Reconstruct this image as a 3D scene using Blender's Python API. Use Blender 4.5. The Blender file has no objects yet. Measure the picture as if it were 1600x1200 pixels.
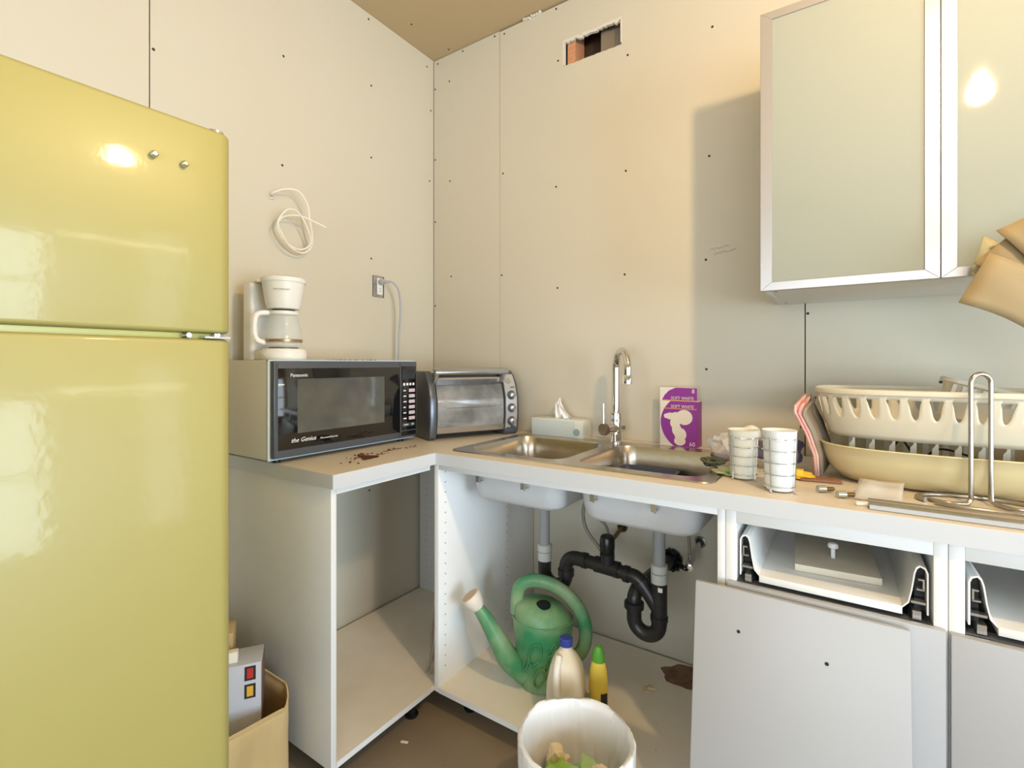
import bpy, bmesh, math, random
from mathutils import Vector, Matrix, noise
random.seed(7)
PI = math.pi
S = bpy.context.scene
COL = S.collection

# ------------------------------------------------------------------ camera
cam = bpy.data.cameras.new('camera')
camo = bpy.data.objects.new('camera', cam)
COL.objects.link(camo)
camo.location = (1.795, -1.92, 1.225)
camo.rotation_euler = (PI/2, 0, math.radians(34))
cam.sensor_fit = 'HORIZONTAL'
cam.sensor_width = 36.0
cam.lens = 36.0*766/1600
cam.shift_y = -32/1600
cam.clip_start = 0.02
S.camera = camo

# ------------------------------------------------------------------ light
W = bpy.data.worlds.new('daylight'); S.world = W; W.use_nodes = True
W.node_tree.nodes['Background'].inputs[0].default_value = (0.75, 0.87, 1.0, 1)
W.node_tree.nodes['Background'].inputs[1].default_value = 1.6

def area_light(name, loc, rot, sx, sy, power, color):
    l = bpy.data.lights.new(name, 'AREA'); l.shape = 'RECTANGLE'
    l.size, l.size_y, l.energy, l.color = sx, sy, power, color
    o = bpy.data.objects.new(name, l); COL.objects.link(o)
    o.location = loc; o.rotation_euler = rot
    return o
area_light('front_window_daylight', (2.70, -4.72, 1.15), (PI/2, 0, 0), 3.6, 1.5, 98, (0.84, 0.93, 1.0))
area_light('window_daylight', (5.10, -1.95, 1.10), (0, PI/2, 0), 1.6, 1.9, 150, (0.68, 0.87, 1.0))
area_light('side_window_daylight', (5.10, -0.26, 1.30), (0, PI/2, 0), 2.0, 0.40, 8, (0.86, 0.96, 1.0))
BULB_STRENGTH = 860
S.view_settings.view_transform = 'Standard'
S.view_settings.look = 'None'
S.view_settings.gamma = 1.0
S.view_settings.use_curve_mapping = False
S.view_settings.exposure = 0.08
S.cycles.use_denoising = True
S.cycles.max_bounces = 8
S.cycles.caustics_reflective = False
S.cycles.caustics_refractive = False
S.cycles.sample_clamp_indirect = 6

# ------------------------------------------------------------------ helpers
def lin(c):
    return tuple(((v/255)/12.92 if v/255 <= 0.04045 else ((v/255+0.055)/1.055)**2.4) for v in c)

MATS = {}
def M(name, rgb, rough=0.5, metal=0.0, spec=0.5, var=None, bump=None, coat=0.0, trans=0.0, alpha=1.0, rgb2=None, emit=0.0, sss=0.0, aniso=0.0, ior=1.45):
    """procedural principled material; var=(noise scale, amount) mottles towards rgb2; bump=(scale, strength)"""
    m = bpy.data.materials.new(name); m.use_nodes = True
    nt = m.node_tree; b = nt.nodes['Principled BSDF']
    c = (*lin(rgb), 1)
    b.inputs['Base Color'].default_value = c
    b.inputs['Roughness'].default_value = rough
    b.inputs['Metallic'].default_value = metal
    b.inputs['Specular IOR Level'].default_value = spec
    b.inputs['IOR'].default_value = ior
    b.inputs['Coat Weight'].default_value = coat
    b.inputs['Coat Roughness'].default_value = 0.07
    b.inputs['Transmission Weight'].default_value = trans
    b.inputs['Alpha'].default_value = alpha
    if sss:
        b.inputs['Subsurface Weight'].default_value = sss
        b.inputs['Subsurface Scale'].default_value = 0.02
    if emit:
        b.inputs['Emission Color'].default_value = c
        b.inputs['Emission Strength'].default_value = emit
    if aniso: b.inputs['Anisotropic'].default_value = aniso
    if var or bump:
        tc = nt.nodes.new('ShaderNodeTexCoord')
    if var:
        n = nt.nodes.new('ShaderNodeTexNoise'); n.inputs['Scale'].default_value = var[0]; n.inputs['Detail'].default_value = 5
        if len(var) > 2:
            mp = nt.nodes.new('ShaderNodeMapping'); mp.inputs['Scale'].default_value = var[2]
            nt.links.new(tc.outputs['Object'], mp.inputs[0]); nt.links.new(mp.outputs[0], n.inputs['Vector'])
        else:
            nt.links.new(tc.outputs['Object'], n.inputs['Vector'])
        r = nt.nodes.new('ShaderNodeMapRange'); r.inputs['From Min'].default_value = 0.38; r.inputs['From Max'].default_value = 0.66
        r.inputs['To Min'].default_value = 0; r.inputs['To Max'].default_value = var[1]
        mx = nt.nodes.new('ShaderNodeMixRGB'); mx.inputs['Color1'].default_value = c
        mx.inputs['Color2'].default_value = (*lin(rgb2), 1) if rgb2 else (*[v*0.6 for v in c[:3]], 1)
        nt.links.new(n.outputs['Fac'], r.inputs['Value']); nt.links.new(r.outputs[0], mx.inputs['Fac'])
        nt.links.new(mx.outputs[0], b.inputs['Base Color'])
    if bump:
        n = nt.nodes.new('ShaderNodeTexNoise'); n.inputs['Scale'].default_value = bump[0]; n.inputs['Detail'].default_value = 3
        nt.links.new(tc.outputs['Object'], n.inputs['Vector'])
        bn = nt.nodes.new('ShaderNodeBump'); bn.inputs['Strength'].default_value = bump[1]; bn.inputs['Distance'].default_value = 0.004
        nt.links.new(n.outputs['Fac'], bn.inputs['Height']); nt.links.new(bn.outputs[0], b.inputs['Normal'])
        if coat: nt.links.new(bn.outputs[0], b.inputs['Coat Normal'])
    MATS[name] = m
    return m

class MB:
    """collects geometry, then links it as one mesh object"""
    def __init__(s): s.v = []; s.f = []; s.smooth = []
    def add(s, vs, fs, smooth=False, mx=None):
        o = len(s.v)
        s.v += [tuple(mx @ Vector(p)) if mx else tuple(p) for p in vs]
        s.f += [tuple(i+o for i in f) for f in fs]; s.smooth += [smooth]*len(fs)
        return s
    def box(s, x0, x1, y0, y1, z0, z1, mx=None):
        vs = [(x, y, z) for z in (z0, z1) for y in (y0, y1) for x in (x0, x1)]
        return s.add(vs, [(0,2,3,1),(4,5,7,6),(0,1,5,4),(2,6,7,3),(0,4,6,2),(1,3,7,5)], False, mx)
    def prism(s, poly, d0, d1, axis='z', mx=None, smooth=False):
        """poly: ccw 2D outline in the plane normal to axis (x:(y,z) y:(x,z) z:(x,y))"""
        def P(p, d):
            return {'z': (p[0], p[1], d), 'y': (p[0], d, p[1]), 'x': (d, p[0], p[1])}[axis]
        n = len(poly)
        vs = [P(p, d0) for p in poly]+[P(p, d1) for p in poly]
        fs = [tuple(range(n-1, -1, -1)), tuple(range(n, 2*n))]
        o = len(s.v)
        s.add(vs, fs, False, mx)
        s.f += [tuple(i+o for i in (k, (k+1) % n, n+(k+1) % n, n+k)) for k in range(n)]; s.smooth += [smooth]*n
        return s
    def loft(s, rings, cap0=True, cap1=True, smooth=True, mx=None, closed=True):
        n = len(rings[0]); vs = [p for r in rings for p in r]; fs = []
        for a in range(len(rings)-1):
            for k in range(n if closed else n-1):
                fs.append((a*n+k, a*n+(k+1) % n, (a+1)*n+(k+1) % n, (a+1)*n+k))
        o = len(s.v)
        s.add(vs, fs, smooth, mx)
        if cap0: s.f.append(tuple(o+k for k in range(n-1, -1, -1))); s.smooth.append(False)
        if cap1: s.f.append(tuple(o+(len(rings)-1)*n+k for k in range(n))); s.smooth.append(False)
        return s
    def lathe(s, prof, c=(0, 0, 0), seg=24, mx=None, cap0=True, cap1=True, sy=1.0):
        rings = [[(c[0]+r*math.cos(2*PI*k/seg), c[1]+sy*r*math.sin(2*PI*k/seg), c[2]+z) for k in range(seg)] for r, z in prof]
        return s.loft(rings, cap0, cap1, True, mx)
    def cyl(s, p0, p1, r, seg=16, r2=None):
        return s.tube([p0, p1], [r, r if r2 is None else r2], seg)
    def tube(s, path, r, seg=10, closed=False, flat=1.0, mx=None):
        P = [Vector(p) for p in path]; n = len(P)
        R = r if isinstance(r, (list, tuple)) else [r]*n
        rings = []; nrm = None
        for i in range(n):
            if closed: t = P[(i+1) % n]-P[i-1]
            else: t = P[min(i+1, n-1)]-P[max(i-1, 0)]
            t.normalize()
            if nrm is None:
                a = Vector((0, 0, 1)) if abs(t.z) < 0.9 else Vector((1, 0, 0))
                nrm = (a-t*a.dot(t)).normalized()
            else:
                nrm = (nrm-t*nrm.dot(t)).normalized()
            bi = t.cross(nrm)
            rings.append([tuple(P[i]+nrm*R[i]*math.cos(2*PI*k/seg)+bi*R[i]*flat*math.sin(2*PI*k/seg)) for k in range(seg)])
        if closed: rings.append(rings[0]); return s.loft(rings, False, False, True, mx)
        return s.loft(rings, True, True, True, mx)
    def build(s, name, mat, parent=None, bevel=0.0, bseg=2, w=False, sharp=40, solid=0.0, sub=0, label=None, cat=None, group=None, kind=None, keep=False):
        vs = s.v
        loc = Vector((0, 0, 0))
        if parent is not None and w:
            q = parent; off = Vector((0, 0, 0))
            while q is not None:
                off = off+Vector(q.location); q = q.parent
            vs = [tuple(Vector(p)-off) for p in vs]
        elif parent is None and not keep:
            xs = [p[0] for p in vs]; ys = [p[1] for p in vs]; zs = [p[2] for p in vs]
            loc = Vector(((min(xs)+max(xs))/2, (min(ys)+max(ys))/2, min(zs)))
            vs = [tuple(Vector(p)-loc) for p in vs]
        me = bpy.data.meshes.new(name); me.from_pydata(vs, [], s.f)
        for p, sm in zip(me.polygons, s.smooth): p.use_smooth = sm
        bm = bmesh.new(); bm.from_mesh(me)
        bmesh.ops.remove_doubles(bm, verts=bm.verts, dist=1e-6)
        bmesh.ops.recalc_face_normals(bm, faces=bm.faces)
        if bevel:
            es = [e for e in bm.edges if len(e.link_faces) == 2 and e.calc_face_angle(0) > 0.6]
            bmesh.ops.bevel(bm, geom=es, offset=bevel, segments=bseg, profile=0.5, affect='EDGES', clamp_overlap=True)
            for f in bm.faces: f.smooth = True
        bm.to_mesh(me); bm.free()
        me.set_sharp_from_angle(angle=math.radians(sharp))
        me.materials.append(mat)
        o = bpy.data.objects.new(name, me); COL.objects.link(o)
        o.location = loc
        if parent is not None: o.parent = parent
        if solid:
            md = o.modifiers.new('thickness', 'SOLIDIFY'); md.thickness = solid; md.offset = 0
        if sub:
            md = o.modifiers.new('subdivision', 'SUBSURF'); md.levels = md.render_levels = sub
        return tag(o, label, cat, group, kind)

def tag(o, label=None, cat=None, group=None, kind=None):
    if label: o['label'] = label
    if cat: o['category'] = cat
    if group: o['group'] = group
    if kind: o['kind'] = kind
    return o
def thing(name, label, cat, loc=(0, 0, 0), rz=0.0, group=None, kind=None):
    o = bpy.data.objects.new(name, None); COL.objects.link(o)
    o.location = loc; o.rotation_euler = (0, 0, rz); o.empty_display_size = 0.05
    return tag(o, label, cat, group, kind)
def text(name, body, mat, parent, origin, right, up, size, depth=0.0004, shear=0.0, align='LEFT', xs=1.0):
    """raised flat lettering in the parent's coordinates"""
    cu = bpy.data.curves.new(name, 'FONT'); cu.body = body; cu.size = size; cu.extrude = depth; cu.shear = shear; cu.align_x = align; cu.resolution_u = 2
    t = bpy.data.objects.new(name, cu); COL.objects.link(t)
    dg = bpy.context.evaluated_depsgraph_get()
    me = bpy.data.meshes.new_from_object(t.evaluated_get(dg))
    bpy.data.objects.remove(t); bpy.data.curves.remove(cu)
    r = Vector(right).normalized(); u = Vector(up).normalized(); n = r.cross(u)
    mx = Matrix(((r.x*xs, u.x, n.x, origin[0]), (r.y*xs, u.y, n.y, origin[1]), (r.z*xs, u.z, n.z, origin[2]), (0, 0, 0, 1)))
    me.transform(mx); me.materials.clear(); me.materials.append(mat); me.name = name
    o = bpy.data.objects.new(name, me); COL.objects.link(o); o.parent = parent
    return o
def spline(pts, n=8):
    """Catmull-Rom through pts"""
    P = [Vector(p) for p in pts]; P = [P[0]*2-P[1]]+P+[P[-1]*2-P[-2]]; out = []
    for i in range(1, len(P)-2):
        for k in range(n):
            t = k/n; a, b, c, d = P[i-1:i+3]
            out.append(0.5*((2*b)+(c-a)*t+(2*a-5*b+4*c-d)*t*t+(3*b-a-3*c+d)*t**3))
    out.append(P[-2]); return out
def rrect(x0, x1, y0, y1, r, n=5):
    out = []
    for cx, cy, a in ((x1-r, y0+r, -PI/2), (x1-r, y1-r, 0), (x0+r, y1-r, PI/2), (x0+r, y0+r, PI)):
        for k in range(n+1):
            t = a+PI/2*k/n; out.append((cx+r*math.cos(t), cy+r*math.sin(t)))
    return out
def crumple(c, r, seed, seg=2, amp=0.35, squash=0.7):
    """a crumpled ball as (verts, faces)"""
    bm = bmesh.new(); bmesh.ops.create_icosphere(bm, subdivisions=seg+1, radius=1)
    for v in bm.verts:
        q = v.co*1.7+Vector((seed*3.1, seed*1.7, seed))
        k = 1+amp*noise.noise(q)*1.6+amp*0.6*noise.noise(q*2.7)
        v.co = Vector((v.co.x*k*r, v.co.y*k*r, v.co.z*k*r*squash))+Vector(c)
    vs = [tuple(v.co) for v in bm.verts]; fs = [tuple(v.index for v in f.verts) for f in bm.faces]; bm.free()
    return vs, fs

# ------------------------------------------------------------------ materials
drywall = M('drywall_paper', (204, 198, 182), 0.85, var=(1.3, 0.25), rgb2=(200, 191, 172), bump=(420, 0.05))
ceilm = M('ceiling_board', (190, 170, 138), 0.9, var=(1.5, 0.3), rgb2=(184, 162, 128))
backing = M('wall_cavity', (74, 60, 46), 0.9, var=(8, 0.5))
gypsum = M('broken_gypsum', (216, 212, 204), 0.95, bump=(90, 0.8))
stud = M('stud_wood', (206, 150, 112), 0.75, var=(9, 0.6, (1, 1, 12)), rgb2=(180, 122, 88))
screwm = M('screw_head', (58, 50, 44), 0.5, 0.3)
concrete = M('concrete_floor', (150, 134, 112), 0.75, var=(2.2, 0.8), rgb2=(128, 114, 96), bump=(60, 0.15))
melamine = M('white_melamine', (224, 225, 226), 0.42, var=(3, 0.15), rgb2=(216, 214, 208))
shelfmel = M('worn_lightened_melamine', (244, 236, 222), 0.5, var=(5, 0.5), rgb2=(228, 215, 194))  # mottled wear; base colour lifted to stand in for light on cabinet floors
innerm = M('lightened_inner_melamine', (240, 241, 242), 0.42)  # lighter copy of the melamine, interior light put into its colour
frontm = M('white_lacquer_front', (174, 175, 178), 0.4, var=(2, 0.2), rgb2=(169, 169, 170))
edgem = M('panel_edge_cream', (214, 206, 188), 0.5)
laminate = M('worktop_laminate', (222, 214, 202), 0.38, var=(7, 0.4), rgb2=(212, 200, 182))
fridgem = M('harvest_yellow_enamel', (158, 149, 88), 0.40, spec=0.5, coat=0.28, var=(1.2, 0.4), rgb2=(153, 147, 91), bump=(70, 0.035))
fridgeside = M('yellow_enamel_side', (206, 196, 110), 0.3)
gasket = M('green_grey_gasket', (112, 116, 62), 0.6)
steel = M('stainless_steel', (200, 192, 180), 0.24, 1.0, var=(40, 0.3, (1, 12, 1)), rgb2=(170, 160, 142))
chrome = M('chrome', (224, 224, 224), 0.08, 1.0)
satin = M('satin_steel_wire', (176, 170, 162), 0.26, 1.0)
alu = M('brushed_aluminium', (186, 185, 187), 0.36, 0.75, var=(60, 0.2, (1, 1, 10)), rgb2=(174, 172, 172))
sinkgrey = M('sound_deadening_paint', (200, 202, 206), 0.6, bump=(220, 0.2))
abs_black = M('black_abs_pipe', (32, 32, 34), 0.35, var=(20, 0.3), rgb2=(62, 60, 58))
pvcgrey = M('grey_pvc', (148, 150, 152), 0.4)
nutgrey = M('light_grey_nut', (188, 190, 188), 0.45)
brass = M('old_brass', (120, 96, 58), 0.4, 0.8)
hosem = M('braided_hose', (150, 146, 138), 0.4, 0.6, bump=(600, 0.5))
blackp = M('black_plastic', (24, 25, 28), 0.3)
darkgrey = M('dark_grey_plastic', (78, 82, 90), 0.35)
blackglass = M('black_glass', (16, 17, 20), 0.05, spec=0.7, coat=0.5)
windowmesh = M('microwave_window', (78, 80, 78), 0.08, spec=0.7, coat=0.6, var=(6, 0.6), rgb2=(112, 110, 98))
micromet = M('microwave_shell', (206, 200, 184), 0.45)
whitep = M('white_plastic', (232, 232, 230), 0.35)
bluewhite = M('pale_blue_edge', (190, 214, 226), 0.4)
silver = M('silver_plastic', (196, 196, 198), 0.3, 0.5)
ovenglass = M('oven_glass', (122, 124, 126), 0.12, 0.35, spec=0.7, coat=0.6, var=(7, 0.8), rgb2=(188, 190, 192))
chromedull = M('dull_chrome', (200, 200, 202), 0.18, 0.9)
glassm = M('clear_glass', (236, 240, 238), 0.03, alpha=0.24, spec=0.6)
frost = M('frosted_cabinet_glass', (150, 155, 147), 0.035, spec=0.6)
white_ink = M('white_print', (235, 235, 240), 0.6)
grey_ink = M('grey_print', (96, 98, 104), 0.6)
pinkgrey = M('keypad_pink', (206, 190, 198), 0.5)
cream = M('cream_plastic', (212, 204, 184), 0.38, sss=0.1)
traycream = M('yellowed_cream_plastic', (208, 194, 152), 0.3, sss=0.1)
cupw = M('white_cup_plastic', (236, 236, 236), 0.35, sss=0.15)
cableW = M('white_cable', (232, 226, 214), 0.5)
cordG = M('grey_cord', (176, 178, 188), 0.45)
purple = M('purple_print', (142, 52, 150), 0.45)
orange = M('orange_print', (226, 160, 70), 0.5)
cardW = M('white_card', (232, 226, 214), 0.6)
tissuecard = M('tissue_box_card', (222, 226, 220), 0.55)
tissueblue = M('tissue_box_stripe', (192, 208, 210), 0.6)
tissuem = M('tissue_paper', (245, 243, 240), 0.8)
bluepan = M('slate_blue_plastic', (72, 84, 116), 0.4)
clearbag = M('clear_polybag', (240, 238, 234), 0.2, trans=0.3, alpha=0.5)
kraft = M('kraft_paper', (152, 133, 98), 0.8, var=(3, 0.3), rgb2=(144, 124, 88))
cardb = M('cardboard', (196, 168, 122), 0.8, var=(5, 0.4), rgb2=(178, 150, 106))
brownpap = M('worn_brown_paper', (204, 180, 132), 0.8, var=(14, 0.5, (1, 1, 0.3)), rgb2=(180, 154, 108))
greenp = M('green_watering_can', (58, 138, 92), 0.4, var=(7, 1.0), rgb2=(148, 172, 134), sss=0.05)
olivep = M('olive_relief', (98, 138, 76), 0.45)
jugm = M('milky_jug', (232, 222, 200), 0.35, sss=0.2)
bluecap = M('blue_cap', (58, 72, 160), 0.4)
yellowb = M('yellow_bottle', (238, 216, 96), 0.35)
greencap = M('green_cap', (92, 168, 62), 0.4)
linerm = M('white_bin_liner', (240, 240, 242), 0.35, alpha=0.92, sss=0.1, bump=(9, 0.5))
greenleaf = M('green_wrapper', (150, 196, 84), 0.6)
dirt = M('red_brown_crumbs', (94, 52, 36), 0.9)
stainm = M('swollen_brown_stain', (146, 112, 92), 0.85, var=(26, 0.8), rgb2=(112, 80, 64))
debris = M('paper_scrap', (226, 206, 170), 0.8)
redcloth = M('pink_striped_cloth', (224, 150, 150), 0.85, var=(60, 0.8, (1, 1, 0.05)), rgb2=(240, 222, 214))
greycloth = M('grey_lining', (150, 140, 126), 0.85)
bluebag = M('blue_grey_pouch', (92, 90, 104), 0.35, var=(14, 0.8), rgb2=(60, 60, 128))
yellowplug = M('yellow_plastic', (242, 200, 58), 0.4)
redboard = M('red_brown_board', (146, 104, 84), 0.7)
boxgrey = M('printed_grey_box', (188, 192, 204), 0.5)
boxbrown = M('printed_brown_box', (120, 92, 84), 0.55)
redink = M('red_print', (190, 52, 50), 0.5)
amberink = M('amber_print', (226, 176, 60), 0.5)
darkink = M('dark_print', (44, 40, 44), 0.5)
woodend = M('dowel_wood', (196, 164, 112), 0.6)
bulbemit = M('lamp_bulb', (255, 219, 166), 0.4, emit=BULB_STRENGTH)
pencil = M('pencil_line', (176, 152, 118), 0.8)

plaster = M('grey_plaster', (206, 200, 186), 0.85, var=(2, .2))
tanwall = M('tan_plaster', (186, 150, 108), 0.85, var=(2, .3))
CEIL = 2.825
# ================================================================== room shell
fl = MB().box(-0.2, 5.2, -4.8, 0.2, -0.1, 0).build('floor', concrete, kind='structure')

def panel_x(parent, y0, y1, z0, z1):        # board on the left wall
    return MB().box(-0.0125, 0, y0, y1, z0, z1).build('drywall_board', drywall, parent, w=True, bevel=0.0012, bseg=1)
def panel_y(parent, x0, x1, z0, z1):
    return MB().box(x0, x1, 0, 0.0125, z0, z1).build('drywall_board', drywall, parent, w=True, bevel=0.0012, bseg=1)
def screws(parent, pts, ax, r=0.0048):
    m = MB()
    for p in pts:
        if ax == 'x': m.cyl((-0.002, p[0], p[1]), (0.0006, p[0], p[1]), r, 8)
        elif ax == 'y': m.cyl((p[0], 0.002, p[1]), (p[0], -0.0006, p[1]), r, 8)
        else: m.cyl((p[0], p[1], CEIL+0.002), (p[0], p[1], CEIL-0.0006), r, 8)
    return m.build('screw_head', screwm, parent, w=True, kind='stuff')

wl = MB().box(-0.2, -0.03, -4.8, 0.2, 0, CEIL+0.1).build('wall_left', backing, kind='structure')
panel_x(wl, -4.8, -2.506, 0, CEIL); panel_x(wl, -2.503, -1.2845, 0, CEIL); panel_x(wl, -1.2815, 0.0, 0, CEIL)
screws(wl, [(-1.273,2.212),(-0.841,2.415),(-0.415,2.501),(-0.415,2.171),(-0.051,2.771),(-0.846,1.991),(-0.415,1.707),(-0.032,2.181),(-0.023,2.554),(-0.43,2.798),(-0.426,0.645)], 'x')

wb = MB().box(-0.2, 5.2, 0.12, 0.2, 0, CEIL+0.1).build('wall_back', backing, kind='structure')
panel_y(wb, 0.0012, 0.4275, 0, CEIL-0.002)
# board with the ragged vent hole (x 0.772-1.042, z 2.535-2.642)
m = MB(); hx0, hx1, hz0, hz1 = 0.772, 1.042, 2.536, 2.642
nx = 28; random.seed(3)
bot = [hz0+random.uniform(-.0015, .0015) for _ in range(nx+1)]; top = [hz1+random.uniform(-.005, .004) for _ in range(nx+1)]
zt_ = CEIL-0.008
outer_ = [(0.4305, 0), (1.6885, 0), (1.6885, zt_), (0.4305, zt_)]
hole_ = [(hx0+(hx1-hx0)*k/nx, bot[k]) for k in range(nx+1)]+[(hx0+(hx1-hx0)*k/nx, top[k]) for k in range(nx, -1, -1)]
bm = bmesh.new()
for lp_ in (outer_, hole_):
    vv = [bm.verts.new((p[0], 0, p[1])) for p in lp_]
    for k in range(len(vv)): bm.edges.new((vv[k], vv[(k+1) % len(vv)]))
bmesh.ops.triangle_fill(bm, use_beauty=True, edges=bm.edges[:]); bm.verts.index_update()
vs_ = [tuple(v.co) for v in bm.verts]; fs_ = [tuple(v.index for v in f.verts) for f in bm.faces]; bm.free()
m.add(vs_, fs_); m.add([(x, 0.0125, z) for x, y, z in vs_], fs_)
for lp_ in (outer_, hole_):
    k_ = len(lp_); m.add([(p[0], 0, p[1]) for p in lp_]+[(p[0], 0.0125, p[1]) for p in lp_], [(i, (i+1) % k_, k_+(i+1) % k_, k_+i) for i in range(k_)])
holeboard = m.build('drywall_board', drywall, wb, w=True)
m = MB()
for k in range(nx):
    xa = hx0+(hx1-hx0)*k/nx; xb = hx0+(hx1-hx0)*(k+1)/nx; t = random.uniform(.003, .009)
    m.box(xa, xb, -0.0012, 0.012, min(top[k], top[k+1])-t, max(top[k], top[k+1])+0.004)
m.box(hx0-.002, hx0+.008, -0.001, 0.012, hz0+0.002, hz1-0.004); m.box(hx1-.004, hx1+.002, -0.001, 0.012, hz0+.01, hz1)
m.build('torn_gypsum_edge', gypsum, holeboard, w=True)
m = MB().box(0.786, 0.824, 0.016, 0.106, 1.8, CEIL).build('wall_stud', stud, wb, w=True)
m = MB().box(0.826, 1.2, 0.085, 0.115, 2.42, 2.575).build('wall_stud', stud, wb, w=True)
m = MB().box(0.93, 1.2, 0.05, 0.08, 2.40, 2.72).build('grey_board_in_cavity', M('grey_liner_board', (140, 128, 112), 0.8), wb, w=True)
panel_y(wb, 1.6915, 2.91, 0, CEIL-0.004); panel_y(wb, 2.913, 5.2, 0, CEIL-0.004)
screws(wb, [(0.029,2.801),(0.109,2.684),(0.011,2.672),(0.011,2.3),(0.113,2.167),(0.122,1.674),(0.199,2.808),(0.399,2.808),(0.456,2.799),(0.448,2.134),(0.737,2.012),(0.744,1.561),(1.061,2.012),(1.056,1.589),(1.395,2.472),(0.747,2.57),(1.069,2.482),(1.384,1.996),(1.372,1.612),(1.698,1.393),(0.011,1.972),(0.011,1.529),(0.441,1.648),(1.374,1.204),(1.679,1.011),(0.737,2.804),(2.067,1.174),(2.037,1.17)], 'y')
# faint pencil notes beside the shadow of the cabinet
m = MB(); random.seed(5)
for z0, xa, xb in ((1.645, 1.385, 1.455), (1.628, 1.40, 1.475)):
    pts = [(xa+(xb-xa)*k/26, -0.0006, z0+random.uniform(-.005, .005)+0.012*k/26) for k in range(27)]
    m.tube(pts, 0.0006, 4)
m.build('pencil_scribble', pencil, wb, w=True)

ce = MB().box(-0.2, 5.2, -4.8, 0.2, CEIL+0.0125, CEIL+0.1).build('ceiling', backing, kind='structure')
MB().box(-0.02, 2.4, -2.42, 0.012, CEIL, CEIL+0.0125).build('ceiling_board', ceilm, ce, w=True)
MB().box(2.403, 5.2, -2.42, 0.012, CEIL, CEIL+0.0125).build('ceiling_board', ceilm, ce, w=True)
MB().box(-0.02, 2.4, -4.8, -2.423, CEIL, CEIL+0.0125).build('ceiling_board', ceilm, ce, w=True)
MB().box(2.403, 5.2, -4.8, -2.423, CEIL, CEIL+0.0125).build('ceiling_board', ceilm, ce, w=True)
screws(ce, [(0.109, -0.268), (0.131, -0.03), (0.6, -0.4)], 'z')
m = MB()
for k in range(7): m.add(*crumple((0.57+0.014*k, -0.004, CEIL-0.006-0.002*(k % 3)), 0.009, k+2, 1, 0.4, 0.6))
m.build('plaster_blob', gypsum, ce, w=True)

# walls behind and beside the camera, with the windows that light the room
wf = MB().box(-0.2, 5.2, -4.8, -4.6, 0, 0.4).box(-0.2, 5.2, -4.8, -4.6, 1.92, CEIL).box(-0.2, 0.9, -4.8, -4.6, 0.4, 1.92).box(4.5, 5.2, -4.8, -4.6, 0.4, 1.92)
wf = wf.build('wall_front', plaster, kind='structure')
wr = MB()
wr.box(5.0, 5.2, -4.6, 0.12, 0, 0.30); wr.box(5.0, 5.2, -4.6, 0.12, 2.30, CEIL)
wr.box(5.0, 5.2, -2.90, -1.0, 1.92, 2.30); wr.box(5.0, 5.2, -4.6, -2.90, 0.30, 2.30); wr.box(5.0, 5.2, -1.0, -0.46, 0.30, 2.30); wr.box(5.0, 5.2, -0.06, 0.12, 0.30, 2.30)
wr = wr.build('wall_right', tanwall, kind='structure')
def window(name, a0, a1, z0, z1, n, rows):
    w_ = thing(name, None, None, (5.05, (a0+a1)/2, z0), kind='structure'); t = 0.05
    m = MB()
    for z in [z0+(z1-z0-t)*k/rows for k in range(rows+1)]: m.box(5.02, 5.07, a0, a1, z, z+t)
    for k in range(n+1):
        u = a0+(a1-a0-t)*k/n; m.box(5.025, 5.065, u, u+t, z0, z1)
    m.build('window_frame', whitep, w_, w=True)
w3 = thing('window_3', None, None, (2.7, -4.65, 0.4), kind='structure'); m = MB()
for z in (0.4, 1.13, 1.87): m.box(0.9, 4.5, -4.68, -4.63, z, z+.05)
for k in range(5): m.box(0.9+.8875*k, 0.95+.8875*k, -4.675, -4.635, 0.4, 1.92)
m.build('window_frame', whitep, w3, w=True)
window('window_1', -2.90, -1.0, 0.30, 1.92, 3, 2)
window('window_2', -0.46, -0.06, 0.30, 2.30, 1, 2)

# ================================================================== worktop (L-shaped, with the sink cut-out)
WX, WY, ZT, ZU = 0.62, -0.655, 0.914, 0.874
SX0, SX1, SY0, SY1 = 0.645, 1.50, -0.575, -0.095
m = MB()
m.box(0.004, WX, -1.068, SY0, ZU, ZT)                       # left run up to the cut-out's front line
m.box(0.004, SX0, SY0, -0.003, ZU, ZT)
m.box(WX, 2.75, WY, SY0, ZU, ZT); m.box(SX1, 2.75, SY0, -0.003, ZU, ZT); m.box(SX0, SX1, SY1, -0.003, ZU, ZT)
wt = m.build('worktop', laminate, label='white laminate L-shaped worktop running along both walls', cat='worktop')
bandm = M('worktop_edge_band', (200, 203, 208), 0.4)
MB().box(WX, 2.75, WY-.0012, WY, ZU, ZT-.001).build('edge_band', bandm, wt, w=True)
MB().box(WX, WX+.0012, -1.068, WY, ZU, ZT-.001).build('edge_band', bandm, wt, w=True)
MB().box(0.004, WX, -1.0692, -1.068, ZU, ZT-.001).build('edge_band', bandm, wt, w=True)
m = MB(); random.seed(11)
for (cx, cy, n, sx, sy) in ((0.475, -0.86, 26, 0.03, 0.055), (0.47, -0.77, 12, 0.05, 0.05), (0.47, -0.61, 14, 0.02, 0.035), (0.44, -0.70, 8, 0.01, 0.05), (0.52, -0.93, 6, 0.03, 0.03)):
    for k in range(n):
        r = random.uniform(.0012, .0045); x = cx+random.gauss(0, sx*.55); y = cy+random.gauss(0, sy*.55)
        if x > 0.6: continue
        m.add(*crumple((x, y, ZT+r*.35), r, random.uniform(0, 9), 0, .4, .5))
m.tube([(0.455+0.002*math.sin(k), -0.745+0.012*k, ZT+0.001) for k in range(8)], 0.0016, 5)
m.add(*crumple((0.468, -0.85, ZT+.006), .011, 4, 1, .4, .6))
m.add(*crumple((0.49, -0.84, ZT+.0015), .03, 6, 1, .7, .06))
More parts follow.
